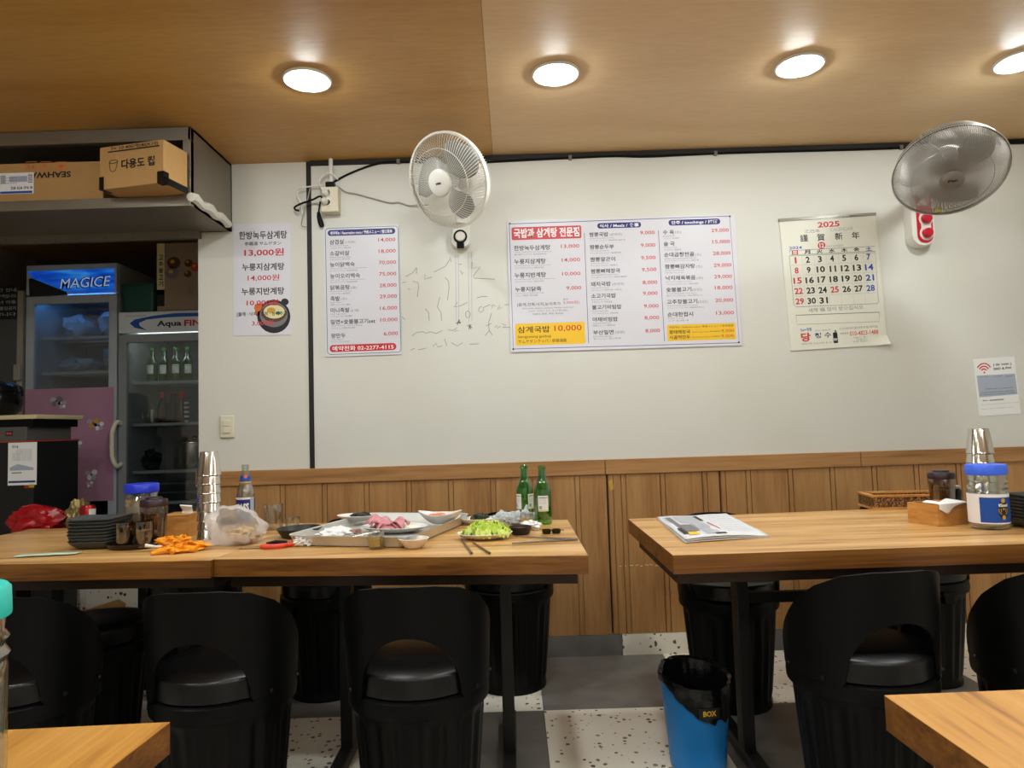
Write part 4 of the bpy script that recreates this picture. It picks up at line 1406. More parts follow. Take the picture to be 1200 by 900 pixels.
# grey metal locker at the far left
lx1 = mx0 - 0.006
LY = FY - 0.012
t = thing('tall_locker', 'dark grey metal locker at the left edge with a printed notice', 'locker', (lx1 - 0.55, LY, NZ))
M_LOCK = mat('locker_grey', '4c4b48', 0.45, var=0.08)
B().box(0, 0.55, 0.02, 0.6, 0, 1.78).done('locker_body', M_LOCK, t, smooth=False, bevel=0.004)
d = B().box(0.004, 0.51, 0, 0.02, 0.05, 1.77).done('locker_door', M_LOCK, t, smooth=False, bevel=0.003)
B().box(0.514, 0.549, -0.004, 0.02, 0.02, 1.775).done('edge_strip', mat('worn_strip', 'a09a8c', 0.45, 0.3, var=0.2, scale=30), t, smooth=False)
v = onY(23, 437, LY)
B().box(v.x - (lx1 - 0.55) - 0.02, v.x - (lx1 - 0.55) + 0.02, -0.03, 0, v.z - NZ - 0.05, v.z - NZ + 0.05).done('latch', mat('worn_strip', 'a09a8c', 0.45, 0.3, var=0.2, scale=30), t, bevel=0.004)
p = Print()
k = 4.2 / 810
zl = onY(10, 334, LY).z - NZ
ul = onY(0, 340, LY).x - (lx1 - 0.55)
p.rect(ul - 0.16, 0, 0.16 + 22 * k, 42 * k, 'black', 1)
for i, t_ in enumerate(('영업시간 안내', '주차 금지 구역입니다', '셀프 코너 이용', '관계자 외 출입금지', '감사합니다')):
    p.text(ul - 0.12, (4 + 7.4 * i) * k, 0.12 + 20 * k, 4.4 * k, t_, 'lightgrey', 2, .01)
p.build('notice', d, lambda u_, v_, l: (u_, -0.002 - 0.0003 * l, zl - v_))

# black appliance with the pot and notes
AY = 3.5
apx = onY(42, 520, AY).x
az = onY(30, 486, AY).z
t = thing('warming_appliance', 'black cabinet appliance with control panel under a cream top board at the left edge', 'appliance', (apx - 0.5, AY, 0))
ztp, zcp = az, onY(30, 517, AY).z
B().box(0, 0.49, 0.0, 0.36, 0.04, zcp).done('cabinet_body', mat('black_enamel', '171819', 0.3), t, smooth=False, bevel=0.004)
pn = B().box(0, 0.455, -0.004, 0.35, zcp + 0.003, ztp - 0.06).done('control_panel', mat('panel_grey', '55534f', 0.4), t, smooth=False, bevel=0.003)
B().box(0, 0.495, -0.004, 0.36, zcp - 0.004, zcp + 0.003).done('red_trim', mat('red_trim', 'a03a2c', 0.4), t, smooth=False)
B().box(-0.02, 0.485, -0.002, 0.36, ztp - 0.062, ztp - 0.022).done('dark_band', M_BLACK, t, smooth=False)
B().box(-0.05, 0.51, -0.015, 0.37, ztp - 0.022, ztp).done('top_board', mat('cream_board', 'cdbf94', 0.45), t, smooth=False, bevel=0.003)
u1 = onY(11.5, 508, AY).x - (apx - 0.5)
zz = onY(11.5, 508, AY).z
p = Print()
p.rect(u1 - 0.018, 0, 0.036, 0.024, 'black', 1)
p.text(u1 - 0.014, 0.006, 0.028, 0.012, '88', 'softred', 2, .03)
p.text(u1 - 0.07, 0.004, 0.012, 0.016, '8', 'white', 2, .03)
p.build('display', pn, lambda u_, v_, l: (u_, -0.0045 - 0.0003 * l, zz + 0.012 - v_))
for x in (0.05, 0.44):
    B().box(x - 0.02, x + 0.02, 0.03, 0.33, 0, 0.04).done('foot', M_BLACK, t, smooth=False)
q0, q1 = onY(10, 519, AY), onY(42, 568, AY)
nt_ = thing('paper_note', 'white printed note taped to the front of the black appliance', 'note', (q0.x, AY - 0.0012, q0.z))
B().box(0, 0.145, -0.0008, 0.0004, q1.z - q0.z, 0).done('note_sheet', M_PAPER, nt_, smooth=False)
p = Print()
p.text(0.02, 0.014, 0.03, 0.014, '안내', 'black', 1, .02)
for i in range(10):
    p.text(0.02 + 0.02 * (i < 3), 0.034 + 0.006 * i, 0.10 - 0.02 * (i < 3), 0.0035, '사용 방법을 꼭 읽어 주세요', 'grey', 1)
p.poly([(0.01, 0.125), (0.05, 0.108), (0.13, 0.128), (0.13, 0.14), (0.01, 0.14)], 'slate', 1)
p.rect(0.004, (q0.z - q1.z) - 0.022, 0.135, 0.01, 'navy', 1)
p.rect(0.02, 0.15, 0.05, 0.004, 'black', 1)
p.build('note_printing', nt_, lambda u_, v_, l: (u_, -0.001 - 0.0002 * l, -v_))
q0 = onY(29, 567, AY)
nt_ = thing('warning_sticker', 'small red and yellow sticker below the white note on the black appliance', 'sticker', (q0.x, AY - 0.0012, q0.z))
b = B().box(0, 0.05, -0.0006, 0.0004, -0.022, 0, 0)
b.box(0.022, 0.048, -0.0009, -0.0006, -0.018, -0.004, 1)
b.done('sticker_sheet', [mat('sticker_red', '9a3a1a', 0.4), mat('sticker_yellow', 'b8a020', 0.4)], nt_, smooth=False)
v = onY(-12, 486, AY + 0.17)
t = thing('rice_cooker', 'round black lidded pot on the cream board at the left edge', 'pot', (v.x - 0.02, AY + 0.17, az + 0.0005))
B().lathe([(0.0, 0.0), (0.12, 0.0), (0.155, 0.03), (0.168, 0.08), (0.165, 0.12), (0.16, 0.13)], 36).done('pot_body', mat('black_glaze', '0c0c0d', 0.16), t)
B().lathe([(0.163, 0.131), (0.158, 0.16), (0.12, 0.185), (0.0, 0.2)], 36, cap0=False).done('pot_lid', mat('black_glaze', '0c0c0d', 0.16), t)
B().lathe([(0.016, 0.197), (0.024, 0.21), (0.016, 0.222), (0.0, 0.223)], 16).done('lid_knob', M_BLACK, t)

# low side table behind the left dining table, with snack bags
SX0, SX1, SYF, SYB = -2.26, -1.66, 3.14, 3.43
stz = 0.68
t = thing('side_table', 'low black side table behind the left dining table', 'side table', ((SX0 + SX1) / 2, (SYF + SYB) / 2, 0))
hw, hd_ = (SX1 - SX0) / 2, (SYB - SYF) / 2
B().box(-hw, hw, -hd_, hd_, stz - 0.03, stz).done('table_top', M_BLACK, t, smooth=False, bevel=0.003)
B().box(-hw + .01, hw - .01, -hd_ + .01, hd_ - .01, stz - 0.22, stz - 0.03).done('drawer_box', M_BLACK, t, smooth=False)
for x in (-hw + .03, hw - .03):
    for y in (-hd_ + .03, hd_ - .03):
        B().box(x - .018, x + .018, y - .018, y + .018, 0, stz - 0.22).done('leg', M_BLACK, t, smooth=False)
TZ2 = stz + 0.0005
v = onY(58, 605, 3.3)
t = thing('snack_bag', 'shiny red plastic bag slumped on the low side table', 'bag', (v.x - 0.045, 3.29, TZ2), 0.1)
B().blob((0, 0, 0.06), (0.125, 0.085, 0.075), 3, 0.35, 1.9, 4, 0.001).done('bag_body', mat('red_foil', 'a3161c', 0.22, var=0.2), t)
v = onY(93, 603, 3.28)
t = thing('snack_bag', 'gold crinkled wrapper bag beside the red bag on the side table', 'bag', (v.x, 3.27, TZ2))
B().blob((0, 0, 0.07), (0.045, 0.05, 0.085), 6, 0.5, 2.5, 4, 0.001).done('bag_body', mat('gold_foil', '8e7a48', 0.28, 0.4, var=0.35, scale=20), t)
v = onY(106, 600, 3.26)
t = thing('drink_can', 'red and white drink can behind the grey plate stack', 'can', (v.x, 3.24, TZ2))
B().lathe([(0.0, 0.0), (0.028, 0.0), (0.033, 0.008), (0.033, 0.125), (0.027, 0.136), (0.0, 0.135)], 28).done('can_body', mat('can_red', 'a01820', 0.25, 0.5), t)
b = B()
b.sheet(10, 1, lambda u_, v_: (0.0334 * math.cos(-0.9 + 1.2 * u_), 0.0334 * math.sin(-0.9 + 1.2 * u_), 0.01 + 0.11 * v_))
b.done('white_band', mat('can_white', 'd8d2c6', 0.3), t)
v = onY(122, 606, 3.3)
t = thing('black_bowl', 'small black bowl on the side table right of the red can', 'bowl', (v.x, 3.3, TZ2))
B().lathe([(0.0, 0.0), (0.03, 0.0), (0.055, 0.06), (0.051, 0.06), (0.028, 0.006), (0.0, 0.006)], 24).done('bowl_body', M_BLACK, t)
v = onY(116, 710, 3.86)
t = thing('flattened_carton', 'flattened brown carton leaning against the tiled step', 'cardboard', (v.x, 3.875, 0.0))
b = B()
b.prism([(-0.16, 0), (0.12, 0), (0.13, 0.21), (0.09, 0.235), (-0.16, 0.16)], -0.004, 0.004, M=Matrix.Rotation(math.radians(86.5), 4, 'X'))
b.done('card_sheet', M_CARD, t, smooth=False)
# ------------------------------------------------------------------ dining tables
TH = 0.75
def table(name, label, corners, posts, thick=0.052, apron=0.045, stretch=None, top=None):
    c = sum((Vector((x, y, 0)) for x, y in corners), Vector()) / 4
    t = thing(name, label, 'table', (c.x, c.y, 0))
    q = [(x - c.x, y - c.y) for x, y in corners]
    b = B()
    b.prism(q, TH - 0.001, TH, 0)
    b.prism(q, TH - thick, TH - 0.001, 1)
    b.done('tabletop', [top or M_OAK, M_OAK_EDGE], t, smooth=False)
    qa = [(x * (0.955), y * 0.80) for x, y in q]
    B().prism(qa, TH - thick - apron, TH - thick).done('apron', M_APRON, t, smooth=False)
    zt = TH - thick - apron
    for px_, py_ in posts:
        x, y = px_ - c.x, py_ - c.y
        B().box(x - 0.02, x + 0.02, y - 0.03, y + 0.03, 0.045, zt).done('post', M_IRON, t, smooth=False, bevel=0.003)
        b = B()
        b.box(x - 0.022, x + 0.022, y - 0.30, y + 0.30, 0.012, 0.05)
        for yy in (y - 0.27, y + 0.27):
            b.lathe([(0.016, 0), (0.016, 0.012)], 12, c=(x, yy, 0))
        b.done('foot', M_IRON, t, smooth=False, bevel=0.003)
    if len(posts) > 1 and stretch:
        (x0, y0), (x1, y1) = posts[0], posts[-1]
        b = B()
        b.box(x0 - c.x + .02, x1 - c.x - .02, y0 - c.y - 0.012, y0 - c.y + 0.012, stretch - 0.017, stretch + 0.017)
        b.done('stretcher', M_IRON, t, smooth=False)
    return t
v0, v1 = at(144, 899, TH), at(0, 858, TH)
table('dining_table', 'oak-look dining table with seasoning jars and the grey plate stack on it', [(-2.10, 2.17), (-0.915, 2.086), (-0.87, 2.872), (-2.055, 2.962)], [(-1.83, 2.56), (-1.18, 2.50)])
table('dining_table', 'oak-look dining table covered with leftover dishes and green bottles', [(-0.9115, 2.105), (0.2, 1.981), (0.201, 2.735), (-0.866, 2.874)], [(-0.60, 2.45), (-0.045, 2.39)])
table('dining_table', 'oak-look dining table with a folded newspaper on its corner', [(0.432, 1.945), (1.64, 1.957), (1.64, 2.782), (0.433, 2.706)], [(0.735, 2.34), (1.34, 2.35)], stretch=0.53)
table('dining_table', 'oak-look table corner in the lower left foreground with a teal lidded jar', [(-1.40, 0.18), (-0.50, 0.20), (-0.459, 0.925), (-1.40, 0.885)], [(-0.68, 0.54), (-1.2, 0.54)], thick=0.04, top=M_OAKY)
table('dining_table', 'oak-look table corner in the lower right foreground with nothing on it', [(0.50, 0.18), (1.60, 0.18), (1.60, 0.965), (0.48, 0.94)], [(0.78, 0.55), (1.35, 0.55)], thick=0.045, top=M_OAKY)

# ------------------------------------------------------------------ barrel chairs
def make_chair(label):
    t = thing('barrel_chair', label, 'chair', (0, 0, 0), 0, 'black barrel chairs')
    fl = lambda a, z: 1 + (0.022 * math.cos(a * 22) if 0.04 < z < 0.36 else 0)
    prof = [(0.150, 0.0), (0.150, 0.02), (0.147, 0.03), (0.149, 0.05), (0.158, 0.15), (0.167, 0.25), (0.175, 0.35), (0.179, 0.365), (0.182, 0.38)]
    B().lathe(prof, 176, mod=fl).done('barrel', M_BLACK, t)
    B().lathe([(0.180, 0.378), (0.193, 0.384), (0.195, 0.40), (0.193, 0.423), (0.18, 0.43), (0.0, 0.43)], 64).done('rim_band', M_BLACK, t)
    B().lathe([(0.180, 0.4305), (0.185, 0.434), (0.186, 0.480), (0.184, 0.486), (0.178, 0.490), (0.12, 0.498), (0.0, 0.500)], 56).done('seat_cushion', M_SEAT, t)
    # wrap-round back with an arched opening
    keys = [(0, .722), (20, .720), (40, .708), (60, .675), (80, .62), (100, .545), (115, .475), (124, .432)]
    def top(a):
        a = abs(a)
        for (a0, h0), (a1, h1) in zip(keys, keys[1:]):
            if a <= a1:
                u = (a - a0) / (a1 - a0)
                return h0 + (h1 - h0) * u
        return keys[-1][1]
    def low(a):
        return .424 + (.168 * math.sqrt(max(0, 1 - (a / 41.5) ** 2)) if abs(a) < 41.5 else 0)
    an = sorted(set([-124 + 4 * k for k in range(63)] + [s_ * q for q in (41.4, 41, 40.5, 39.5, 38, 36) for s_ in (1, -1)]))
    NV = 10
    b = B()
    def P(a, h, off):
        r = 0.196 + 0.012 * ((h - .424) / .3) + off
        th = math.radians(a) - PI / 2
        return Vector((r * math.cos(th), r * math.sin(th), h))
    outer = [[b.bm.verts.new(P(a, low(a) + (top(a) - low(a)) * j / NV, 0)) for j in range(NV + 1)] for a in an]
    inner = [[b.bm.verts.new(P(a, low(a) + (top(a) - low(a)) * j / NV, -0.009)) for j in range(NV + 1)] for a in an]
    for i in range(len(an) - 1):
        for j in range(NV):
            b.bm.faces.new((outer[i][j], outer[i + 1][j], outer[i + 1][j + 1], outer[i][j + 1]))
            b.bm.faces.new((inner[i][j], inner[i][j + 1], inner[i + 1][j + 1], inner[i + 1][j]))
        for j in (0, NV):
            b.bm.faces.new((outer[i][j], inner[i][j], inner[i + 1][j], outer[i + 1][j]))
    for i in (0, -1):
        for j in range(NV):
            b.bm.faces.new((outer[i][j], outer[i][j + 1], inner[i][j + 1], inner[i][j]))
    b.done('backrest', M_BLACK, t)
    b = B()
    b.box(-0.03, 0.03, 0.188, 0.204, 0.385, 0.40)
    b.box(-0.022, 0.022, 0.180, 0.200, 0.352, 0.385)
    b.done('latch', M_BLACK, t, smooth=False, bevel=0.003)
    for s_ in (-1, 1):
        for a in (58, 96):
            th = math.radians(s_ * a) - PI / 2
            M = Matrix.Translation((0.198 * math.cos(th), 0.198 * math.sin(th), 0.437)) @ Matrix.Rotation(th, 4, 'Z') @ Matrix.Rotation(PI / 2, 4, 'Y')
            B().lathe([(0.006, 0), (0.005, 0.004), (0, 0.005)], 10, M=M).done('bolt', M_IRON, t)
    return t
ch = make_chair('black barrel chair in front of the left dining table, below the orange gloves')
ch.location = (-0.835, 1.995, 0)
for x, y, rz, lb in ((-1.41, 2.0, 0.10, 'black barrel chair in front of the left dining table, beside the teal lidded jar'),
                     (-0.285, 1.985, 0.0, 'black barrel chair with a shiny seat showing through its arched back, before the dishes'),
                     (0.95, 1.985, 0.10, 'black barrel chair right of the blue waste bin, back turned to the camera'),
                     (1.475, 1.965, -0.04, 'black barrel chair in front of the newspaper table, cut by the right picture edge'),
                     (0.845, 2.84, PI, 'black barrel chair behind the newspaper table, directly behind the blue waste bin'),
                     (1.715, 3.03, PI + 0.1, 'black barrel chair against the wainscot behind the newspaper table, far right'),
                     (-0.04, 3.10, PI, 'black barrel chair against the wainscot behind the two green bottles'),
                     (-0.845, 3.09, PI - 0.6, 'black barrel chair against the wainscot behind the black sauce plate'),
                     (-1.45, 3.16, PI, 'black barrel chair against the left end of the wainscot, behind the left dining table')):
    dup(ch, (x, y, 0), rz, lb)

st = dup(ch, (-1.50, 2.46, 0), 0.6, 'backless black barrel stool pushed under the left dining table', 'black barrel stools')
st.name = 'barrel_stool'
for c_ in list(st.children):
    if c_.name.split('.')[0] in ('backrest', 'bolt'):
        bpy.data.objects.remove(c_)

# ------------------------------------------------------------------ wall fans
def wall_fan(label, hpx, hY, R, tilt, im, wires, bpx, mats, red=False):
    M_CAGE, M_BLADE, M_RIM, M_HUB = mats
    cpos = onY(*hpx, hY)
    tc = (EYE - cpos).normalized()
    ax = (tc * math.cos(tilt) + (RT * im[0] + UP * im[1]).normalized() * math.sin(tilt)).normalized()
    base = onY(*bpx, PANEL_Y)
    t = thing('wall_fan', label, 'fan', (base.x, PANEL_Y, base.z))
    xa = Vector((0, 0, 1)).cross(ax).normalized()
    ya = ax.cross(xa)
    L = cpos - Vector((base.x, PANEL_Y, base.z))
    M = Matrix(((xa.x, ya.x, ax.x, L.x), (xa.y, ya.y, ax.y, L.y), (xa.z, ya.z, ax.z, L.z), (0, 0, 0, 1)))
    hr = R * (0.22 if red else 0.29)
    def guard(prof, n, tw, rings):
        b = B()
        for k in range(n):
            a0 = 2 * PI * k / n
            pts = []
            for i, (r, z) in enumerate(prof):
                a = a0 + tw * (r / R) ** 1.5
                pts.append((r * math.cos(a), r * math.sin(a), z))
            b.tube(pts, 0.0017 if red else 0.00115, 4)
        for r, z in rings:
            b.tube([(r * math.cos(2 * PI * k / 64), r * math.sin(2 * PI * k / 64), z) for k in range(64)], 0.0016, 6, closed=True)
        return b.xf(M)
    fp = [(hr * .9, .062), (R * .5, .064), (R * .7, .058), (R * .85, .046), (R * .95, .026), (R, .004)]
    rp = [(R * .3, -.105), (R * .55, -.104), (R * .75, -.094), (R * .9, -.066), (R * .97, -.03), (R, -.004)]
    guard(rp, wires, -0.35, ((R * .72, -.0965), (R * .3, -.105))).done('rear_guard', M_CAGE, t)
    for k in range(3):
        b = B()
        def bl(u, v, k=k):
            r = R * (0.16 + 0.70 * v)
            half = 0.74 * math.sin(PI * min(1, 0.18 + 0.70 * v)) ** 0.6 * (1 if v < .9 else 0.93)
            a = 2 * PI * k / 3 + 0.45 + (u - .5) * 2 * half + 0.35 * v
            z = -0.02 + (u - .5) * 0.055
            return (r * math.cos(a), r * math.sin(a), z)
        b.sheet(12, 10, bl)
        b.xf(M).done('blade', M_BLADE, t, solid=0.002)
    B().lathe([(0.0, -.035), (0.036, -.035), (0.036, 0.01), (0.03, 0.02), (0, 0.022)], 24, M=M).done('blade_hub', M_BLADE, t)
    guard(fp, wires, 0.35, ((R * .70, .058),)).done('front_guard', M_CAGE, t)
    B().lathe([(0.0, .074), (hr * .8, .073), (hr * .98, .066), (hr, .060), (hr * .95, .054), (0.0, .054)], 40, M=M).done('hub_cap', M_HUB, t)
    B().lathe([(R - .003, -.004), (R + .002, -.004), (R + .002, .005), (R - .003, .005)] if red else [(R - .003, -.012), (R + .006, -.012), (R + .006, .008), (R - .003, .008)], 72, M=M, cap0=False, cap1=False).done('rim', M_RIM, t)
    p = Print()
    kk = hr * .55
    if red:
        p.text(-kk * .6, -kk * .4, kk * 1.3, kk * .5, 'Fan', 'black', 1, .04)
    else:
        p.text(-kk * .45, -kk * .15, kk * .9, kk * .34, 'tvian', 'black', 1, .05)
    p.build('hub_lettering', t, lambda u, v, l: M @ Vector((u, -v, .0745 + .0003 * l)))
    # motor, neck, bracket
    B().lathe([(0.0, -.25), (0.03, -.245), (0.058, -.225), (0.066, -.18), (0.066, -.13), (0.05, -.112), (0.0, -.108)], 32, M=M).done('motor_housing', M_WHITEP, t)
    mpos = M @ Vector((0, 0, -.19))
    B().tube(smoothpath([mpos, (mpos.x * .6, mpos.y * .65, mpos.z * .72), (0, -0.055, 0.075), (0, -0.045, 0.01)]), [0.026] * 18 + [0.03], 14).done('neck', M_WHITEP, t)
    return t, M
M_FCAGE = mat('fan_guard_ivory', 'd8d3c6', 0.4)
M_FBLADE = mat('fan_blade_grey', '8d8f8d', 0.25)
t, M = wall_fan('white wall fan with an ivory guard facing left, between the two menu boards', (525, 212), 3.02, 0.205, math.radians(36), (-.97, -.24), 92, (540, 268), (M_FCAGE, M_FBLADE, M_WHITEP, M_WHITEP))
b = B()
b.loft([[Vector((x, y, z)) for x, z in rrect(-0.05 * f_, -0.105, 0.05 * f_, 0.07, 0.03)] for f_, y in ((1, -0.0005), (1, -0.03), (0.86, -0.05))])
b.done('bracket_body', M_WHITEP, t)
Mx = Matrix.Translation((0.0, -0.05, -0.055)) @ Matrix.Rotation(PI / 2, 4, 'X')
B().lathe([(0.034, 0.0), (0.034, 0.006), (0.026, 0.007), (0.026, 0.0)], 32, M=Mx, cap0=False, cap1=False).done('dial_ring', M_BLACK, t)
B().lathe([(0.0, 0.012), (0.022, 0.011), (0.025, 0.006), (0.025, 0.0)], 28, M=Mx).done('dial', M_WHITEP, t)
B().box(-0.018, 0.018, -0.056, -0.049, -0.115, -0.085).done('dial_stem', M_BLACK, t, bevel=0.003)
B().tube([(-0.03, -0.06, 0.01), (-0.045, -0.05, -0.05), (-0.05, -0.02, -0.09)], 0.003, 6).done('pull_cord', M_FCAGE, t)

M_GCAGE = mat('fan_guard_grey', 'a39d95', 0.4, 0.4)
t, M = wall_fan('grey-meshed wall fan on a red and white bracket, above and right of the calendar', (1113, 201), 2.86, 0.213, math.radians(38), (.25, -.95), 170, (1073, 248), (M_GCAGE, mat('fan_blade_smoke', 'a09c97', 0.2), M_IRON, mat('hub_silver', '8f8a84', 0.3, 0.6)), True)
b = B()
b.loft([[Vector((x, y, z)) for x, z in rrect(-0.062 * f_, -0.19 * (1 if f_ == 1 else .98), 0.062 * f_, 0.10, 0.055)] for f_, y in ((1, -0.0005), (1, -0.035), (0.9, -0.055))])
b.done('bracket_body', M_WHITEP, t)
M_RED = mat('red_panel', 'c01c34', 0.3)
b = B()
b.prism(rrect(-0.032, -0.175, 0.046, 0.095, 0.036), 0.055, 0.058, M=M_F)
b.done('red_panel', M_RED, t, smooth=False)
b = B()
for z in (-0.055, -0.128):
    b.prism(ell(0.012, z, 0.034, 0.036, 24), 0.0582, 0.0600, M=M_F)
b.prism(rrect(-0.012, -0.12, 0.036, -0.06, 0.005), 0.0581, 0.0598, M=M_F)
b.done('dial_plate', M_WHITEP, t, smooth=False)
for z in (-0.055, -0.128):
    B().lathe([(0.024, 0.0), (0.023, 0.02), (0.019, 0.024), (0.0, 0.025)], 24, M=Matrix.Translation((0.012, -0.060, z)) @ Matrix.Rotation(PI / 2, 4, 'X')).done('dial', M_RED, t)
a = math.radians(0)
B().lathe([(R_, 0.005) for R_ in (0.2155, 0.2185)] , 72, M=M, cap0=False, cap1=False).done('rear_rim', M_WHITEP, t)
def proj(P):
    v = P - EYE
    z = v.dot(fw)
    return 600 + F * v.dot(RT) / z, 450 - F * v.dot(UP) / z
best = min((math.hypot(proj(t.location + M @ Vector((r_ * math.cos(a), r_ * math.sin(a), .056)))[0] - 1100, proj(t.location + M @ Vector((r_ * math.cos(a), r_ * math.sin(a), .056)))[1] - 244), a, r_)
           for a in [k * .05 for k in range(126)] for r_ in (.15, .16, .17, .18, .19))
st = Vector((best[2] * math.cos(best[1]), best[2] * math.sin(best[1]), 0))
B().box(st.x - 0.014, st.x + 0.014, st.y - 0.011, st.y + 0.011, 0.054, 0.058, M=M).done('yellow_sticker', mat('yellow_sticker', 'd8c81c', 0.4), t, smooth=False)

# ------------------------------------------------------------------ waste bin
t = thing('waste_bin', 'blue plastic waste bin with a black liner bag on the tiles between the tables', 'bin', (0.570, 2.33, 0), 0.0)
def bring(rx, ry, z, f=None, n=48):
    return [Vector((rx * math.cos(2 * PI * i / n), ry * math.sin(2 * PI * i / n), z + (f(2 * PI * i / n) if f else 0))) for i in range(n)]
lip = lambda a: 0.022 * math.cos(a - 2.0)
BH = 0.288
t.scale = (.93, .93, 1)
B().loft([bring(.088, .082, 0), bring(.096, .09, .006), bring(.104, .097, .1), bring(.117, .109, .24), bring(.121, .113, BH, lip), bring(.117, .109, BH, lip), bring(.112, .104, .24), bring(.093, .087, .012)]).done('bin_body', mat('bin_blue', '1f86d6', 0.38, var=0.05), t)
rl = random.Random(5)
def lin_ring(k, z, jit, f=None, n=64):
    out = []
    for i in range(n):
        a = 2 * PI * i / n
        d = jit * noise.noise(Vector((math.cos(a) * 4, math.sin(a) * 4, z * 30)))
        out.append(Vector(((k + d) * .121 * math.cos(a), (k + d) * .113 * math.sin(a), z + (lip(a) if f else 0) + jit * .03 * noise.noise(Vector((math.cos(a) * 6, math.sin(a) * 6, 9))))))
    return out
def skirt(z, drop, k):
    out = []
    for i in range(64):
        a = 2 * PI * i / 64
        fr = max(0.0, math.cos(a - (-PI / 2 + 0.5))) ** 1.2
        d = noise.noise(Vector((math.cos(a) * 5, math.sin(a) * 5, 2.0)))
        zz = BH + lip(a) - 0.004 - drop * (0.15 + fr) * (1 + 0.35 * d)
        kk = k - 0.035 * drop / 0.1 * fr + 0.01 * noise.noise(Vector((math.cos(a) * 9, math.sin(a) * 9, drop * 30)))
        out.append(Vector((kk * .121 * math.cos(a), kk * .113 * math.sin(a), zz)))
    return out
b = B()
b.loft([skirt(0, 0.085, 1.045), skirt(0, 0.05, 1.05), skirt(0, 0.02, 1.06), lin_ring(1.03, BH + 0.008, .08, 1), lin_ring(.92, BH + 0.002, .06, 1), lin_ring(.82, BH - 0.05, .1, 1), lin_ring(.74, BH - 0.13, .12), lin_ring(.5, 0.06, .2)], False, True)
b.done('liner_bag', mat('liner_black', '0b0b0c', 0.2, bump=0.3, scale=60), t)
p = Print()
for i in range(8):
    p.rect(-0.036 + .009 * i, -0.017, 0.009, 0.034, 'black', 1)
p.text(-0.022, -0.009, 0.044, 0.017, 'BOX', 'yellow', 2, .03)
p.build('bin_label', t, lambda u, v, l: ((.126 + .0004 * l) * math.cos(-PI / 2 + .14 + u / .12), (.119 + .0004 * l) * math.sin(-PI / 2 + .14 + u / .12), 0.205 - v))
# ------------------------------------------------------------------ things on the left dining table
Z0 = TH + 0.0006
ORD = ['lowest', 'second from the bottom', 'third from the bottom', 'fourth from the bottom', 'fifth from the bottom', 'sixth from the bottom', 'second from the top', 'topmost']
def on(px, py):
    v = at(px, py, TH)
    return (v.x, v.y, Z0)
M_PLATE = mat('grey_melamine', '3d4040', 0.4, var=0.08)
def make_plate():
    t = thing('serving_plate', 'plate', 'plate', (0, 0, 0))
    def sq(s_, z, wv=0.0):
        return [Vector((x, y, z + wv * (abs(x) ** 2 - abs(y) ** 2))) for x, y in rrect(-s_, -s_ * .86, s_, s_ * .86, s_ * .35, 7)]
    b = B()
    b.loft([sq(.055, 0), sq(.062, .004), sq(.078, .018), sq(.084, .0265, .6), sq(.082, .028, .6), sq(.075, .021), sq(.058, .0065)])
    b.done('plate_body', M_PLATE, t)
    return t
c0 = on(118, 641)
pl0 = make_plate()
for k in range(8):
    loc = (c0[0] + 0.002 * math.sin(k * 2), c0[1] + 0.002 * math.cos(k), Z0 + 0.0108 * k)
    lb = 'grey square plate, %s of the stack beside the seasoning tray' % ORD[k]
    if k == 0:
        pl0.location = loc
        pl0['label'] = lb
        pl0['group'] = 'grey plates stacked on the left table'
    else:
        dup(pl0, loc, 0.02 * math.sin(k * 3), lb)
c1 = on(1219, 618)
for k in range(8):
    dup(pl0, (c1[0] + 0.01, c1[1] + 0.02, Z0 + 0.0108 * k), 0.03 * math.sin(k * 2), 'dark grey plate, %s of the stack at the right picture edge' % ORD[k], 'grey plates stacked on the right table')
t = thing('seasoning_tray', 'low dark oval tray holding seasoning cups near the table edge', 'tray', on(160, 641), 0.1)
def ov(rx, ry, z, n=36):
    return [Vector((rx * math.cos(2 * PI * i / n), ry * math.sin(2 * PI * i / n), z)) for i in range(n)]
B().loft([ov(.085, .07, 0), ov(.097, .082, .018), ov(.093, .078, .018), ov(.082, .067, .005)]).done('tray_body', mat('tray_brown', '241d1a', 0.35), t)
def cup_glass(label, loc, fill, fill_h, r=.026, h=.085, extra=None):
    t = thing('seasoning_cup', label, 'cup', loc)
    B().lathe([(0, 0), (r * .9, 0), (r, .006), (r * 1.05, h), (r * .98, h), (r * .92, .007), (0, .007)], 28).done('cup_body', M_SMOKE, t)
    B().lathe([(0, .0075), (r * .9, .0075), (r * .95, fill_h), (0, fill_h + .002)], 24).done('contents', fill, t)
    return t
tz = 0.0055
a_ = on(146, 644)
cup_glass('smoky seasoning cup full of brown powder on the dark tray', (a_[0], a_[1], Z0 + tz), mat('pepper_powder', '7a6248', 0.8, scale=120), .07)
a_ = on(169, 643)
t = cup_glass('smoky seasoning cup with white salt on the dark tray', (a_[0] - .002, a_[1], Z0 + tz), mat('salt', 'e6e2da', 0.8), .055)
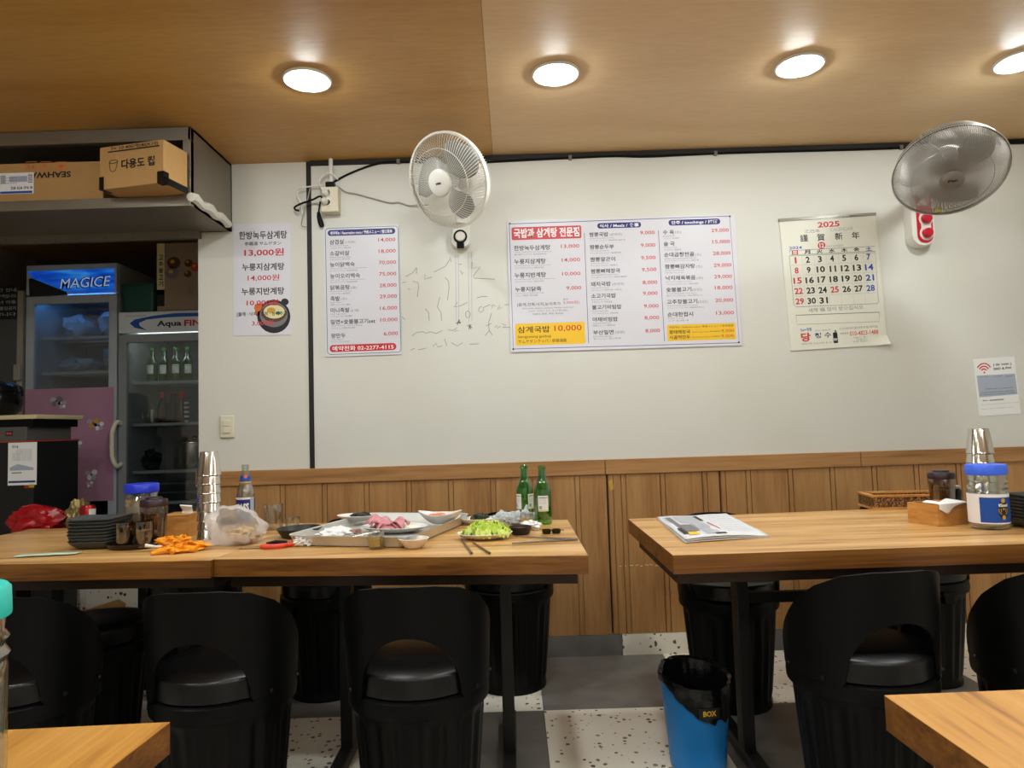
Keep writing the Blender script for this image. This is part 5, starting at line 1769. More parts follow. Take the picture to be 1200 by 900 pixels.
def pet_jar(label, loc, lid, rz=0.0, labelled=False, s_=1.0, food=None):
    t = thing('plastic_jar', label, 'jar', loc, rz)
    wv = lambda a, z: 1 + (0.02 * math.sin(3 * a + z * 300) * (1 if .118 < z < .172 else 0))
    prof = [(0.0, 0.004), (.04, 0.0), (.052, .004), (.056, .014), (.056, .118), (.054, .124), (.057, .132), (.053, .140), (.056, .148), (.052, .156), (.053, .166), (.05, .172), (.05, .182)]
    inner = [(.047, .182), (.047, .172), (.050, .164), (.050, .15), (.051, .13), (.053, .118), (.053, .014), (.04, .006), (0, .006)]
    B().lathe(prof + inner, 48, mod=wv).done('jar_body', M_PETJ, t)
    rib = lambda a, z: 1 + 0.006 * math.cos(a * 60)
    B().lathe([(.0515, .170), (.058, .171), (.0585, .174), (.0575, .199), (.054, .203), (0, .203)], 120, mod=rib).done('screw_lid', lid, t)
    if food:
        B().lathe([(0, .007), (.052, .007), (.052, .145), (.03, .155), (0, .158)], 28, mod=lambda a, z: 1 + .02 * math.sin(a * 5)).done('contents', food, t)
    if labelled:
        p = Print()
        r = .0566
        n = 24
        def band(u0, u1, v0, v1, ink, l):
            for i in range(n):
                a, b_ = u0 + (u1 - u0) * i / n, u0 + (u1 - u0) * (i + 1) / n
                p.poly([(a, v0), (b_, v0), (b_, v1), (a, v1)], ink, l)
        band(0, r * 4.2, 0, .092, 'white', 1)
        band(r * 1.30, r * 3.3, .010, .088, 'navy' if False else 'blue', 2)
        for i, (cx, cy, rx, ry, ink, l) in enumerate(((2.46, .048, .0175, .030, 'black', 3), (2.46, .020, .007, .007, 'gold', 4), (2.46, .046, .003, .003, 'gold', 5), (2.46, .072, .006, .007, 'gold', 4))):
            for i in range(16):
                x0, x1 = -1 + i / 8, -1 + (i + 1) / 8
                h0, h1 = math.sqrt(max(0, 1 - x0 * x0)) + 1e-4, math.sqrt(max(0, 1 - x1 * x1)) + 1e-4
                p.poly([(r * cx + rx * x0, cy - ry * h0), (r * cx + rx * x1, cy - ry * h1), (r * cx + rx * x1, cy + ry * h1), (r * cx + rx * x0, cy + ry * h0)], ink, l)
        p.text(r * 2.46 - .015, .029, .030, .010, 'Kloud', 'white', 5, .05)
        for s2 in (-1, 1):
            p.line([(r * 2.46 + s2 * .014, .044), (r * 2.46 + s2 * .015, .052), (r * 2.46 + s2 * .010, .060), (r * 2.46 + s2 * .006, .062)], .0018, 'gold', 4)
            p.line([(r * 2.46 + s2 * .008, .044), (r * 2.46 + s2 * .008, .056)], .0018, 'gold', 4)
        p.build('wrap_label', t, cyl_fn(r, .112, -PI + 0.12))
    return t
M_PETJ = M_PET
M_BLUELID = mat('blue_lid', '2238c8', 0.32, var=0.04)
jv = on(166, 632)
pet_jar('clear plastic jar with a deep blue lid behind the brown spice jar', jv, M_BLUELID, 0, False, 1, mat('jar_grain', 'b89a78', 0.8, scale=80, var=0.3))
def spice_jar(label, loc):
    t = thing('spice_jar', label, 'jar', loc)
    cut = lambda a, z: 1 + (0.018 * math.cos(12 * a + z * 260) * math.cos(12 * a - z * 260) if .012 < z < .075 else 0)
    prof = [(0, 0), (.033, 0), (.037, .006)] + [(.037 + .0004 * k, .012 + .0063 * k) for k in range(11)] + [(.043, .105), (.0445, .125), (.040, .135)]
    B().lathe(prof + [(.037, .135), (.040, .124), (.034, .01), (0, .01)], 72, mod=cut).done('jar_body', M_BROWNP, t)
    B().lathe([(0, .0105), (.031, .0105), (.036, .09), (0, .094)], 24).done('contents', mat('spice_powder', '8a6a44', 0.85, scale=100, var=0.2), t)
    B().lathe([(.0415, .130), (.045, .131), (.045, .150), (.042, .154), (.028, .156), (.026, .162), (0, .163)], 36).done('lid', mat('maroon_lid', '321c22', 0.35), t)
    return t
jv = on(173, 639)
spice_jar('tall brown cut-pattern spice jar with a dark lid on the left table', (jv[0] + .006, jv[1] + .03, Z0))
a_ = on(190, 645)
t = thing('soup_spoon', 'white plastic spoon lying beside the seasoning tray', 'spoon', (a_[0], a_[1], Z0 + .001), 0.5)
b = B()
b.blob((0.03, 0, 0.006), (0.024, 0.017, 0.006), 2, 0.1, 1.0, 3, 0.0)
b.tube([(0.01, 0, 0.006), (-0.02, 0, 0.012), (-0.05, 0, 0.02)], [0.007, 0.005, 0.006], 10)
b.done('spoon_body', M_WHITEP, t)
a_ = on(56, 651)
t = thing('paper_strip', 'thin pale green paper strip lying near the table edge', 'paper', (a_[0], a_[1], Z0), 0.13)
b = B()
b.sheet(14, 3, lambda u, v: (-.095 + .19 * u, -.022 + .044 * v, .001 + .0035 * (1 + noise.noise(Vector((u * 3, v, 1))))))
b.done('strip_sheet', mat('green_paper', 'c4d6bc', 0.6), t, solid=.0006)
def tissue_box(label, loc, rz, w_, d_, h_, tall):
    t = thing('tissue_box', label, 'tissue box', loc, rz)
    b = B()
    th = .008
    b.box(-w_ / 2, w_ / 2, -d_ / 2, -d_ / 2 + th, 0, h_)
    b.box(-w_ / 2, w_ / 2, d_ / 2 - th, d_ / 2, 0, h_)
    b.box(-w_ / 2, -w_ / 2 + th, -d_ / 2 + th, d_ / 2 - th, 0, h_)
    b.box(w_ / 2 - th, w_ / 2, -d_ / 2 + th, d_ / 2 - th, 0, h_)
    b.box(-w_ / 2 + th, w_ / 2 - th, -d_ / 2 + th, d_ / 2 - th, 0, .006)
    b.done('box_body', M_BAMBOO, t, smooth=False)
    return t
a_ = on(213, 627)
t = tissue_box('square wooden tissue box with a tissue sticking up, beside the steel cups', a_, 0.05, .10, .10, .075, True)
B().box(-.049, .049, -.049, .049, .0755, .082).done('box_lid', M_BAMBOO, t, smooth=False, bevel=.002)
b = B()
b.sheet(8, 8, lambda u, v: (.002 + .04 * u, -.01 + .03 * (v - .5) * u + .012 * math.sin(5 * v), .08 + .036 * v - .006 * u))
b.done('tissue', M_PAPER, t, solid=.0008)
a_ = on(211, 647)
t = thing('rubber_gloves', 'crumpled orange rubber gloves on the left table edge', 'gloves', a_, 0.2)
b = B()
rg = random.Random(4)
for k in range(9):
    b.blob((rg.uniform(-.05, .05), rg.uniform(-.02, .03), .014 + .012 * (k % 3)), (rg.uniform(.022, .038), rg.uniform(.016, .026), rg.uniform(.011, .02)), k + 3, 0.75, 2.6, 3, 0.0)
for sgn, ln in ((-1, .075), (1, .055)):
    b.tube([(sgn * .03, -.02, .012), (sgn * .055, -.03, .01), (sgn * ln, -.034 + .01 * sgn, .007)], [.012, .009, .006], 8)
b.tube([(-.004, -.02, .02), (-.01, -.035, .012), (-.012, -.046, .006)], [.011, .010, .008], 8)
b.done('glove_rubber', mat('orange_rubber', 'f09a14', 0.45, var=0.12, scale=30, bump=0.3), t)

M_CUP = M_STEELP
def make_cup():
    t = thing('steel_cup', 'cup', 'cup', (0, 0, 0))
    prof = [(.0415, 0.0), (.0425, .001), (.0412, .003), (.0305, .083), (.0295, .086), (0, .0865)]
    inn = [(0, .0855), (.0288, .085), (.0300, .082), (.0402, .003)]
    B().lathe(prof + inn + [prof[0]], 40, cap0=False, cap1=False).done('cup_body', M_CUP, t)
    return t
cp = None
for px, py, where, grp in ((245, 631, 'beside the plastic bag', 'steel cups stacked on the left table'), (1154, 609, 'behind the blue lidded labelled jar', 'steel cups stacked on the right table')):
    a_ = on(px, py)
    for k in range(8):
        loc = (a_[0] + .0012 * math.sin(k * 1.9), a_[1], Z0 + .0325 * k)
        lb = 'upturned steel cup, %s of the stack %s' % (ORD[k], where)
        if cp is None:
            cp = make_cup()
            cp.location, cp['label'], cp['group'] = loc, lb, grp
        else:
            dup(cp, loc, 0, lb, grp)

# ------------------------------------------------------------------ things on the middle dining table
a_ = on(275, 638)
t = thing('plastic_bag', 'open translucent white plastic bag with peelings on the table', 'bag', (a_[0], a_[1] + .02, Z0))
axis = Vector((0.35, -0.80, 0.48)).normalized()
xa = Vector((0, 0, 1)).cross(axis).normalized()
ya = axis.cross(xa)
def bagring(u, n=56):
    # u=0 rear pole, u=1 mouth
    ph = u * 0.80 * PI
    out = []
    for i in range(n):
        a = 2 * PI * i / n
        cr = 1 + (.10 + .16 * u) * noise.noise(Vector((math.cos(a) * 2.2, math.sin(a) * 2.2, u * 3 + 4))) + .06 * noise.noise(Vector((math.cos(a) * 7, math.sin(a) * 7, u * 6)))
        r = .088 * math.sin(max(ph, .02)) ** .75 * cr
        z = -.075 * math.cos(ph) * (1 + .1 * cr)
        pnt = xa * (r * 1.08 * math.cos(a)) + ya * (r * .86 * math.sin(a)) + axis * z + Vector((0, 0, .054))
        pnt.z *= 0.95 * (1 - 2.2 * pnt.x)
        if pnt.z < .0015:
            pnt.z = .0015 + .0008 * (i % 2)
        out.append(pnt)
    return out
b = B()
b.loft([bagring(k / 18) for k in range(19)], True, False)
b.done('bag_film', film('white_bag_film', 'f2efec', 0.42, 0.25), t)
b = B()
b.blob((0.03, -.02, .03), (.05, .04, .028), 7, .5, 3, 3, .004)
b.done('peelings', mat('peelings', 'b89a78', 0.7, var=.25, scale=40), t)
b = B()
b.sheet(14, 8, lambda u, v: (-.13 + .09 * u + .012 * math.sin(7 * v), -.05 - .05 * v + .05 * u, .004 + .02 * u * (1 - v) + .01 * abs(noise.noise(Vector((u * 4, v * 4, 2))))))
b.done('loose_handle', film('bag_handle_film', 'ecdccf', 0.2, 0.25), t)

CASS = [(0.0, 0.002), (.031, 0), (.0345, .006), (.0345, .130), (.0325, .146), (.025, .170), (.0175, .192), (.0145, .215), (.0130, .240), (.0150, .241), (.0150, .251), (.0125, .253)]
a_ = on(288, 621)
t = thing('beer_bottle', 'clear glass beer bottle with a blue label behind the plastic bag', 'bottle', a_)
B().lathe(CASS + [(.0105, .253), (.0105, .240), (.012, .215), (.015, .192), (.0225, .170), (.030, .146), (.032, .130), (.032, .01), (0, .008)], 36).done('glass_body', M_GLASS, t)
p = Print()
r = .0348
n = 20
def arcband(p, u0, u1, v0, v1, ink, l, n=16):
    for i in range(n):
        a, b_ = u0 + (u1 - u0) * i / n, u0 + (u1 - u0) * (i + 1) / n
        p.poly([(a, v0), (b_, v0), (b_, v1), (a, v1)], ink, l)
arcband(p, 0, r * 2.2, 0, .09, 'navy', 1)
arcband(p, 0, r * 2.2, 0, .008, 'white', 2)
arcband(p, r * 2.2, r * 2.75, 0, .09, 'lightgrey', 1)
arcband(p, r * 2.75, r * 4.0, .008, .09, 'navy', 1)
p.text(r * 0.55, .024, .052, .03, 'CASS', 'white', 3, .05, slope=-.05)
p.text(r * 2.95, .05, .03, .006, 'FRESH', 'white', 3)
p.build('paper_label', t, cyl_fn(r, .128, -PI * .92))
p = Print()
r2 = .0186
arcband(p, 0, r2 * 6.2, 0, .022, 'blue', 1)
arcband(p, 0, r2 * 6.2, .022, .027, 'gold', 2)
p.poly(ell(r2 * 2.0, .002, .007, .007, 14), 'orange', 3)
p.build('neck_label', t, lambda u, v, l: ((r2 + .0002 * l - .11 * (.022 - v) * 1.0 + .0022) * math.cos(-PI + u / r2), (r2 + .0002 * l - .11 * (.022 - v) + .0022) * math.sin(-PI + u / r2), .210 - v))
def tumbler(name, label, loc, r, h, liquid=None, lh=0, cat='glass', tp=1.08):
    t = thing(name, label, cat, loc)
    B().lathe([(0, 0), (r * .92, 0), (r, .003), (r * tp, h), (r * tp - .0022, h), (r - .002, .008), (0, .008)], 32).done('glass_body', M_GLASS, t)
    if liquid:
        B().lathe([(0, .0085), (r - .0026, .0085), (r - .0022 + .002 * lh / h, lh), (0, lh)], 28).done('drink', liquid, t)
    return t
tumbler('beer_glass', 'empty clear beer glass right of the blue labelled bottle', on(321, 621), .034, .098)
tumbler('shot_glass', 'empty clear shot glass beside the larger beer glass', on(343, 620), .026, .046)
M_BEER = film('beer', 'e6bc10', 0.3, 0.1)
tumbler('shot_glass', 'shot glass half full of yellow liquor at the front of the steel tray', on(441, 643), .0235, .054, M_BEER, .03)
tumbler('shot_glass', 'shot glass with yellow liquor in front of the left green bottle', on(617.5, 617), .0235, .05, M_BEER, .026)

def lat(name, label, cat, loc, prof, m, part, rz=0, sx=1.0, sy=1.0, n=48, mod=None):
    t = thing(name, label, cat, loc, rz)
    b = B().lathe(prof, n, mod=mod)
    b.xf(Matrix.Diagonal((sx, sy, 1, 1)))
    b.done(part, m, t)
    return t
M_STONE = mat('black_stoneware', '1d1a19', 0.45, var=.1, scale=60)
t = lat('sauce_plate', 'shallow black plate with a scrap of orange food', 'plate', on(351, 629), [(0, 0), (.055, 0), (.062, .004), (.080, .032), (.077, .033), (.058, .008), (0, .007)], M_STONE, 'plate_body')
B().blob((.008, -.002, .012), (.02, .015, .007), 3, .3, 2, 3, .0075).done('food_scrap', mat('orange_food', 'e09a4a', .5, var=.2, scale=60), t)
a_ = on(323, 642)
t = thing('kitchen_scissors', 'kitchen scissors with red and black handles lying near the table edge', 'scissors', (a_[0], a_[1], Z0), 0.12)
def loop(cx, cy, rx, ry, z, r, m, nm, rot=0):
    pts = []
    for k in range(28):
        a = 2 * PI * k / 28
        x, y = rx * math.cos(a), ry * math.sin(a)
        pts.append((cx + x * math.cos(rot) - y * math.sin(rot), cy + x * math.sin(rot) + y * math.cos(rot), z))
    return B().tube(pts, r, 10, closed=True).done(nm, m, t)
M_REDH = mat('red_handle', 'd8452c', 0.35)
loop(-.005, -.012, .036, .016, .008, .0065, M_REDH, 'handle')
loop(.045, .014, .030, .014, .008, .0065, M_REDH, 'handle', .25)
B().tube([(-.03, .004, .013), (0, .006, .016), (.035, .004, .014)], [.005, .008, .006], 10).done('grip_inlay', M_BLACK, t)
b = B()
b.prism([(-.02, .0), (-.11, .012), (-.135, .02), (-.11, .020), (-.02, .014)], .003, .0055)
b.prism([(-.02, .008), (-.11, .004), (-.135, .002), (-.11, -.004), (-.02, -.004)], .006, .0085)
b.done('blades', M_STEEL, t, smooth=False)
a_ = on(357, 640)
t = thing('used_tissue', 'crumpled white tissue in front of the black sauce plate', 'tissue', a_)
B().blob((-.012, 0, .014), (.022, .016, .016), 5, .8, 2.6, 4, 0).blob((.016, .004, .013), (.022, .018, .015), 8, .8, 2.6, 4, 0).done('tissue_paper', M_PAPER, t)
a_ = on(306, 627)
t = thing('used_tissue', 'small balled white tissue between the plastic bag and the beer glass', 'tissue', a_)
B().blob((0, 0, .012), (.016, .014, .014), 9, .7, 2.6, 4, 0).done('tissue_paper', M_PAPER, t)

# steel tray with its plates
fl, fr, br, bl = at(374, 641, TH), at(498, 642, TH), at(538, 613, TH), at(398, 611, TH)
tc_ = (fl + fr + br + bl) / 4
tw = ((fr - fl).length + (br - bl).length) / 2
td = ((bl - fl).length + (br - fr).length) / 2
ang = math.atan2((fr - fl).y + (br - bl).y, (fr - fl).x + (br - bl).x)
M_TRAY = mat('tray_steel', 'd8d6d0', 0.42, 0.55, var=0.06)
t = thing('serving_tray', 'large rectangular steel tray carrying the meat and side dishes', 'tray', (tc_.x, tc_.y, Z0), ang)
def tr(f, z):
    return [Vector((x, y, z)) for x, y in rrect(-tw / 2 * f, -td / 2 * f, tw / 2 * f, td / 2 * f, .045, 8)]
B().loft([tr(.93, 0), tr(.95, .003), tr(.985, .03), tr(1.0, .034), tr(1.0, .036), tr(.975, .034), tr(.94, .006)]).done('tray_body', M_TRAY, t)
TRZ = Z0 + .0065
def ontray(px, py, dz=.008):
    v = at(px, py, TH + dz)
    return (v.x, v.y, TRZ)
def dish(name, label, loc, rx, ry, h, rz=0, leaf=False, m=None):
    t = thing(name, label, 'plate' if h < .035 else 'bowl', loc, rz)
    b = B()
    def ring(f, z):
        o_ = []
        for i in range(56):
            a = 2 * PI * i / 56
            k = 1.0
            if leaf:
                k = (abs(math.cos(a)) ** 1.4 + abs(math.sin(a)) ** 1.4) ** (-1 / 1.4)
            o_.append(Vector((rx * f * k * math.cos(a), ry * f * k * math.sin(a), z + (.012 * (abs(math.cos(a)) ** 3) * f if leaf else 0))))
        return o_
    b.loft([ring(.55, 0), ring(.6, .002), ring(.85, h * .55), ring(1, h), ring(.975, h + .001), ring(.82, h * .6), ring(.55, .006)])
    b.done('dish_body', m or M_CERAM, t)
    return t
t = dish('meat_plate', 'white oval plate with raw pink meat slices on the steel tray', ontray(462, 623), .125, .085, .022, ang)
rm = random.Random(2)
for k in range(8):
    b = B()
    ox, oy, oz = rm.uniform(-.075, .01), rm.uniform(-.03, .03), .010 + .006 * k
    ra = rm.uniform(0, 3)
    def ms(u, v, ox=ox, oy=oy, oz=oz, ra=ra, k=k):
        x, y = .075 * (u - .5), .052 * (v - .5)
        x, y = x * math.cos(ra) - y * math.sin(ra), x * math.sin(ra) + y * math.cos(ra)
        f = 1 - 1.1 * ((u - .5) ** 2 + (v - .5) ** 2)
        return (ox + x, oy + y, oz * f + .009 * math.sin(8 * u + k) * math.cos(5 * v) + .002)
    b.sheet(14, 10, ms)
    o = b.done('meat_slice', mat('raw_meat', 'd08a90', 0.35, var=.22, scale=35, sss=.2), t, solid=.005)
B().blob((.055, .02, .013), (.028, .02, .009), 4, .3, 2, 3, .008).done('garlic_slices', mat('pale_garlic', 'efe8cc', .5), t)
t = dish('kimchi_bowl', 'white leaf-shaped bowl with kimchi and radish at the tray corner', (ontray(516, 617)[0], ontray(516, 617)[1], TRZ + .014), .085, .062, .034, ang + .15, True)
for k in range(9):
    a = k * 2.4
    B().blob((-.015 + .018 * math.cos(a), .012 * math.sin(a) , .024 + .003 * (k % 3)), (.018, .010, .007), k + 2, .5, 2, 2).done('kimchi_piece', mat('kimchi', 'e0875a', .35, var=.3, scale=50) if k % 3 else mat('radish', 'ead9c4', .4), t)
t = dish('side_dish_plate', 'white oval plate of black seaweed at the back of the steel tray', (ontray(419, 614)[0], ontray(419, 614)[1], TRZ + .016), .085, .058, .02, ang)
b = B()
for k in range(12):
    a = k * 2.4
    b.blob((.012 + .034 * math.cos(a) * (k / 12), .024 * math.sin(a) * (k / 12), .016 + .002 * (k % 4)), (.022, .015, .007), k, .6, 3, 2)
b.done('seaweed', mat('seaweed', '1e1a1c', .4, var=.3, scale=60), t)
tp = ontray(396, 629)
t = thing('used_napkins', 'heap of used white napkins with scraps at the left end of the tray', 'napkins', tp, .2)
b = B()
for k in range(6):
    b.blob((rm.uniform(-.05, .055), rm.uniform(-.035, .035), .014), (.04, .03, .016), k + 20, .7, 2.2, 3, .0008)
b.done('napkin_paper', M_PAPER, t)
B().blob((.062, -.026, .02), (.02, .012, .009), 3, .5, 2.5, 3).done('meat_scrap', mat('meat_scrap', 'b08a7a', .5, var=.3, scale=80), t)
tp = ontray(411, 632)
t = thing('steel_tongs', 'dark metal tongs tip resting on the tray beside the napkins', 'tongs', (tp[0], tp[1] - .004, TRZ + .004), .6)
b = B()
b.tube([(-.03, 0, .002), (.03, .004, .006), (.11, .01, .012)], [.003, .004, .005], 8)
b.tube([(-.03, .012, .002), (.03, .012, .006), (.11, .014, .014)], [.003, .004, .005], 8)
b.done('tong_arms', M_STEEL, t)
t = lat('sauce_bowl', 'small white bowl with dark specks in front of the steel tray', 'bowl', on(485, 642), [(0, 0), (.026, 0), (.030, .003), (.049, .030), (.046, .031), (.028, .006), (0, .005)], mat('pinkish_ceramic', 'e6dcd4', .2), 'bowl_body')
B().lathe([(0, .017), (.036, .017), (.0365, .0175), (0, .018)], 24).done('sauce', mat('pale_sauce', 'e2d8cc', .3), t)
B().blob((-.008, .004, .018), (.012, .008, .003), 2, .5, 3, 2).done('sesame_specks', mat('dark_specks', '2a2622', .5), t)
a_ = on(568, 631)
t = dish('lettuce_plate', 'white oval plate heaped with green lettuce leaves', a_, .094, .075, .02, 0, False, mat('cream_ceramic', 'e6e4d6', .2))
for k in range(20):
    b = B()
    ra = k * 2.4
    rr_ = .012 + .042 * (k / 20)
    cx, cy, cz = rr_ * math.cos(ra) + .008, rr_ * .8 * math.sin(ra), .018 + .026 * (1 - k / 20)
    def lf(u, v, ra=ra, cx=cx, cy=cy, cz=cz, k=k):
        w_ = (.012 + .052 * v ** .7) * (1.0 if v < .9 else .85)
        x = .062 * v
        y = w_ * (u - .5) * 1.5
        z = .014 * math.sin(PI * v) - .012 * v * v + .010 * math.sin(16 * u + k) * v * v + .007 * math.sin(23 * v + 5 * u + k) * abs(u - .5) * 2
        x2, y2 = x * math.cos(ra) - y * math.sin(ra), x * math.sin(ra) + y * math.cos(ra)
        return (cx + x2 * .62, cy + y2 * .62 * .85, max(.008, cz + z))
    b.sheet(12, 10, lf)
    b.done('lettuce_leaf', mat('lettuce', 'b4cc3c', .4, var=.25, scale=14, sss=.25) if k % 3 else mat('lettuce_pale', 'd2de72', .4, var=.2, scale=14, sss=.25), t, solid=.0008)
a_ = on(562, 614)
t = dish('greens_plate', 'white plate with dark herb leaves behind the lettuce', a_, .085, .055, .022, 0)
b = B()
for k in range(14):
    a = k * 2.4
    b.blob((-.002 + .032 * math.cos(a) * k / 14, .02 * math.sin(a) * k / 14, .022 + .004 * (k % 4)), (.012, .008, .007), k + 5, .8, 3, 2)
b.done('herb_leaves', mat('dark_herbs', '33381f', .5, var=.4, scale=60), t)
a_ = on(601, 614)
t = thing('crumpled_wrap', 'crumpled clear white plastic wrap beside the green bottles', 'plastic wrap', a_)
b = B()
for k in range(6):
    b.blob((-.05 + .02 * k, .012 * math.sin(k * 2), .018 + .006 * (k % 2)), (.03, .024, .020), k + 30, .9, 2.4, 4, .0006)
b.tube([(.035, .0, .02), (.05, .004, .045), (.056, .006, .07)], [.014, .010, .004], 8)
b.done('wrap_film', film('wrap_film', 'eef1f4', .3, .15), t)
a_ = on(628, 622)
t = thing('used_tissue', 'white tissue lying behind the small black sauce bowl', 'tissue', (a_[0] - .015, a_[1] + .02, Z0))
B().blob((0, 0, .015), (.03, .02, .016), 14, .7, 2.4, 4, 0).done('tissue_paper', M_PAPER, t)
t = lat('sauce_bowl', 'small black bowl of red sauce right of the lettuce plate', 'bowl', on(610, 626), [(0, 0), (.028, 0), (.032, .003), (.040, .026), (.037, .027), (.030, .007), (0, .006)], M_STONE, 'bowl_body')
B().lathe([(0, .017), (.0325, .017), (.033, .018), (0, .020)], 20).done('red_sauce', mat('red_sauce', 'a8501e', .3, var=.3, scale=60), t)
soju('green glass liquor bottle standing left of its twin on the dish table', on(616, 611), 0, None, ((-PI / 2 - 1.55, 1.1), (-PI / 2 + .35, 1.1)))
soju('green glass liquor bottle with its label facing the camera, right of its twin', on(637, 614), 0, None, ((-PI / 2 - .62, 1.24),))
def cap_at(px, py, label, tilt):
    a_ = on(px, py)
    t = thing('bottle_cap', label, 'bottle cap', (a_[0], a_[1], Z0))
    t.rotation_euler = (tilt, 0, .4)
    B().lathe([(.0, .0), (.013, .0), (.0145, .004), (.0155, .014), (.0135, .014), (.0125, .003), (0, .002)], 30, mod=lambda a, z: 1 + .03 * math.cos(15 * a) * (z > .003)).done('cap_body', mat('dark_cap', '2a2a1e', .3, .6), t)
    b = B().tube([(.013, 0, .004), (.022, .002, .010), (.030, .003, .006)], .0022, 6)
    b.done('tear_tab', mat('gold_tab', 'a89048', .3, .7), t)
cap_at(640.5, 625.5, 'bottle cap lying flat, left of the pair near the table corner', 0)
cap_at(652, 625, 'bottle cap with a gold tab, right of the pair near the table corner', 0)
def chop(label, p0_, p1_):
    a0, a1 = at(*p0_, TH), at(*p1_, TH)
    c = (a0 + a1) / 2
    t = thing('chopstick', label, 'chopstick', (c.x, c.y, Z0))
    d_ = (a1 - a0) / 2
    b = B().tube([(-d_.x, -d_.y, .0038), (0, 0, .0038), (d_.x, d_.y, .0038)], [.0021, .003, .0036], 8)
    b.done('stick', mat('chopstick_steel', '7d7368', .3, .9), t)
chop('steel chopstick lying level, farther of the pair right of the lettuce', (604, 630), (677, 633.5))
chop('steel chopstick slanting toward the corner, nearer of the pair right of the lettuce', (600, 638.5), (675, 633.5))
chop('steel chopstick left of the pair under the lettuce plate edge', (541, 634), (553, 650))
chop('steel chopstick right of the pair under the lettuce plate edge', (554, 637), (574, 650))

# ------------------------------------------------------------------ things on the newspaper table
q = [at(*a, TH) for a in ((770, 609), (851, 604.5), (901, 630), (803, 637))]
nc = sum(q, Vector()) / 4
t = thing('newspaper', 'folded newspaper lying on the corner of the right dining table', 'newspaper', (nc.x, nc.y, Z0))
ql = [v - nc for v in q]
def npt(u, v, z=0.0):
    a = ql[0].lerp(ql[1], u)
    b_ = ql[3].lerp(ql[2], u)
    r_ = a.lerp(b_, v)
    return Vector((r_.x, r_.y, z))
def nz(u, v):
    return .010 + .004 * math.sin(3 * u + 1) * v + .006 * (1 - abs(2 * u - 1)) * v + .003 * noise.noise(Vector((u * 3, v * 3, 0)))
M_NEWS = mat('newsprint', 'd9dade', .7)
for k, (du, dz) in enumerate(((0.0, 0.0), (0.012, .0035), (0.004, .0065))):
    b = B()
    rg_ = []
    top_ = lambda u, v, k=k, dz=dz, du=du: npt(min(1, u + du * (v > .5)), v, (nz(u, v) - .0085) * (k + 1) / 3 + dz + .0005)
    b.sheet(16, 12, top_)
    b.done('folded_sheet', M_NEWS, t, solid=.0022)
p = Print()
p.rect(.08, .1, .07, .5, 'grey', 1)
for i in range(4):
    p.text(.03, .12 + .07 * i, .045, .03, '경제', 'black', 1, .02)
p.rect(.05, .62, .06, .24, 'black', 2)
p.rect(.18, .08, .3, .34, 'lightgrey', 1)
p.rect(.12, .48, .16, .30, 'grey', 1)
p.rect(.10, .80, .12, .12, 'yellow', 2)
p.poly([(.16, .55), (.26, .52), (.27, .76), (.2, .7)], 'black', 2)
p.rect(.30, .40, .18, .52, 'lightgrey', 1)
p.rect(.47, .08, .055, .26, 'black', 2)
p.rect(.52, .42, .02, .35, 'softred', 2)
for i in range(9):
    for j in range(4):
        p.text(.30 + .047 * j if i > 4 else .56 + .095 * j, .12 + .085 * i, .04 if i > 4 else .08, .02, '기사 본문 글줄', 'grey', 3)
p.rect(.40, .90, .13, .05, 'black', 2)
for i in range(5):
    p.text(.58, .55 + .07 * i, .34, .022, '오늘의 주요 뉴스와 날씨 소식', 'grey', 2)
p.build('newsprint', t, lambda u, v, l: npt(u, v, (nz(u, v) - .0085) + .0065 + .0005 + .0022 + .0003 * l))
# wicker tray
a_ = on(1056, 594)
t = thing('wicker_tray', 'shallow wicker tray with a light wood frame behind the tissue box', 'tray', a_, -0.12)
W3, D3 = .27, .15
b = B()
for z0, z1, o_ in ((0, .008, .004), (.048, .056, .006)):
    b.box(-W3 / 2 - o_, W3 / 2 + o_, -D3 / 2 - o_, -D3 / 2 + .01, z0, z1)
    b.box(-W3 / 2 - o_, W3 / 2 + o_, D3 / 2 - .01, D3 / 2 + o_, z0, z1)
    b.box(-W3 / 2 - o_, -W3 / 2 + .01, -D3 / 2 + .01, D3 / 2 - .01, z0, z1)
    b.box(W3 / 2 - .01, W3 / 2 + o_, -D3 / 2 + .01, D3 / 2 - .01, z0, z1)
b.box(-W3 / 2, W3 / 2, -D3 / 2, D3 / 2, .001, .006)
b.done('wood_frame', M_BAMBOO, t, smooth=False)
m = bpy.data.materials.new('wicker_weave')
m.use_nodes = True
_nt = m.node_tree
_b = _nt.nodes['Principled BSDF']
_tcn = _nt.nodes.new('ShaderNodeTexCoord')
_w = _nt.nodes.new('ShaderNodeTexNoise')
_w.inputs['Scale'].default_value = 180
_nt.links.new(_tcn.outputs['Object'], _w.inputs['Vector'])
_r = ramp(_nt, [(.4, '3a2614'), (.52, '6e4a28'), (.62, 'a87c48')])
_nt.links.new(_w.outputs['Fac'], _r.inputs[0])
_nt.links.new(_r.outputs[0], _b.inputs['Base Color'])
_bp = _nt.nodes.new('ShaderNodeBump')
_bp.inputs['Strength'].default_value = .8
_bp.inputs['Distance'].default_value = .004
_nt.links.new(_w.outputs['Fac'], _bp.inputs['Height'])
_nt.links.new(_bp.outputs[0], _b.inputs['Normal'])
b = B()
b.box(-W3 / 2, W3 / 2, -D3 / 2, -D3 / 2 + .006, .008, .048)
b.box(-W3 / 2, W3 / 2, D3 / 2 - .006, D3 / 2, .008, .048)
b.box(-W3 / 2, -W3 / 2 + .006, -D3 / 2 + .006, D3 / 2 - .006, .008, .048)
b.box(W3 / 2 - .006, W3 / 2, -D3 / 2 + .006, D3 / 2 - .006, .008, .048)
b.done('woven_side', m, t, smooth=False)
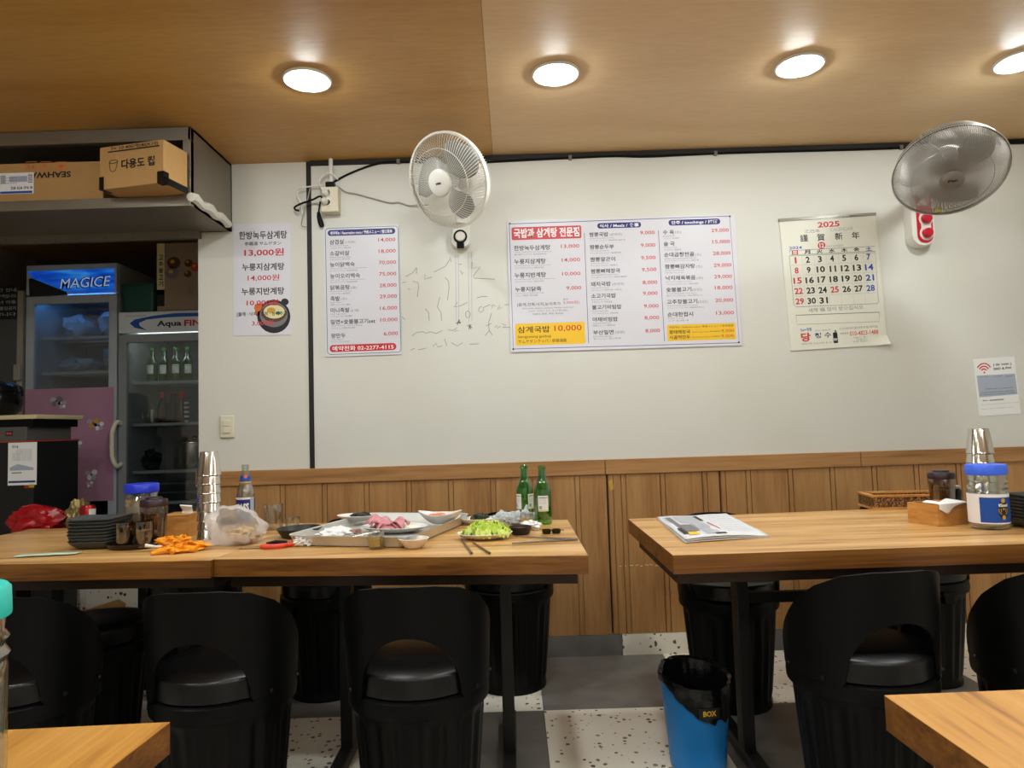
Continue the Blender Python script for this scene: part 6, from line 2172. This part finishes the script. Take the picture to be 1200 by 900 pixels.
# wooden napkin box turned cornerwise
A_, Bm, Cc = at(1065, 611, TH), at(1100, 617, TH), at(1139, 613, TH)
an_ = math.atan2((Cc - Bm).y, (Cc - Bm).x)
w4, d4 = .135, .115
cc = Bm + Vector((math.cos(an_) * w4 / 2 - math.sin(an_) * d4 / 2, math.sin(an_) * w4 / 2 + math.cos(an_) * d4 / 2, 0))
t = tissue_box('wooden napkin box set cornerwise with a white napkin hanging over, left of the labelled jar', (cc.x, cc.y, Z0), an_, w4, d4, .068, False)
b = B()
def nap(u, v):
    x = -w4 / 2 + .005 + (w4 - .01) * u
    drop = (.014 + .022 * math.exp(-((u - .28) / .2) ** 2) - .012 * u)
    if v < .5:
        return (x, -d4 / 2 + .06 * (1 - 2 * v) - .0015 * (v > .4), .070 + .006 * math.sin(9 * u) * (1 - v) + .002)
    k = (v - .5) * 2
    return (x, -d4 / 2 - .0025 - .002 * math.sin(7 * u) ** 2, .071 - drop * k)
b.sheet(24, 12, nap)
b.done('napkin', M_PAPER, t, solid=.0008)
jv = on(1110, 604)
spice_jar('brown cut-pattern jar with a dark lid behind the napkin box', (jv[0], jv[1] + .02, Z0))
jv = on(1131, 604)
t = thing('pepper_pot', 'small black pot with a pale lid between the brown jar and the labelled jar', 'pot', (jv[0], jv[1] + .06, Z0))
B().lathe([(0, 0), (.024, 0), (.026, .004), (.028, .085), (.022, .092), (0, .093)], 28).done('pot_body', mat('black_glaze', '0c0c0d', 0.16), t)
B().lathe([(.023, .0925), (.024, .100), (.018, .103), (0, .103)], 24).done('pot_lid', mat('pale_lid', 'a8a296', .35), t)
pet_jar('clear water jar with a blue lid and a blue and white wrap label', on(1160, 619), mat('bright_blue_lid', '3f6cf0', .32, var=.04), -0.85, True)
# foreground jar with the teal lid
t = pet_jar('clear plastic jar with a teal lid in the lower left foreground', (-.616, .755, Z0), mat('teal_lid', '37cfc0', .35), 0.4, False)
B().lathe([(0, .0068), (.0525, .0068), (.0525, .10), (0, .10)], 32).done('contents', mat('jar_oats', 'c8beac', .8, scale=70, var=.25), t)
t.scale = (1, 1, 1.05)
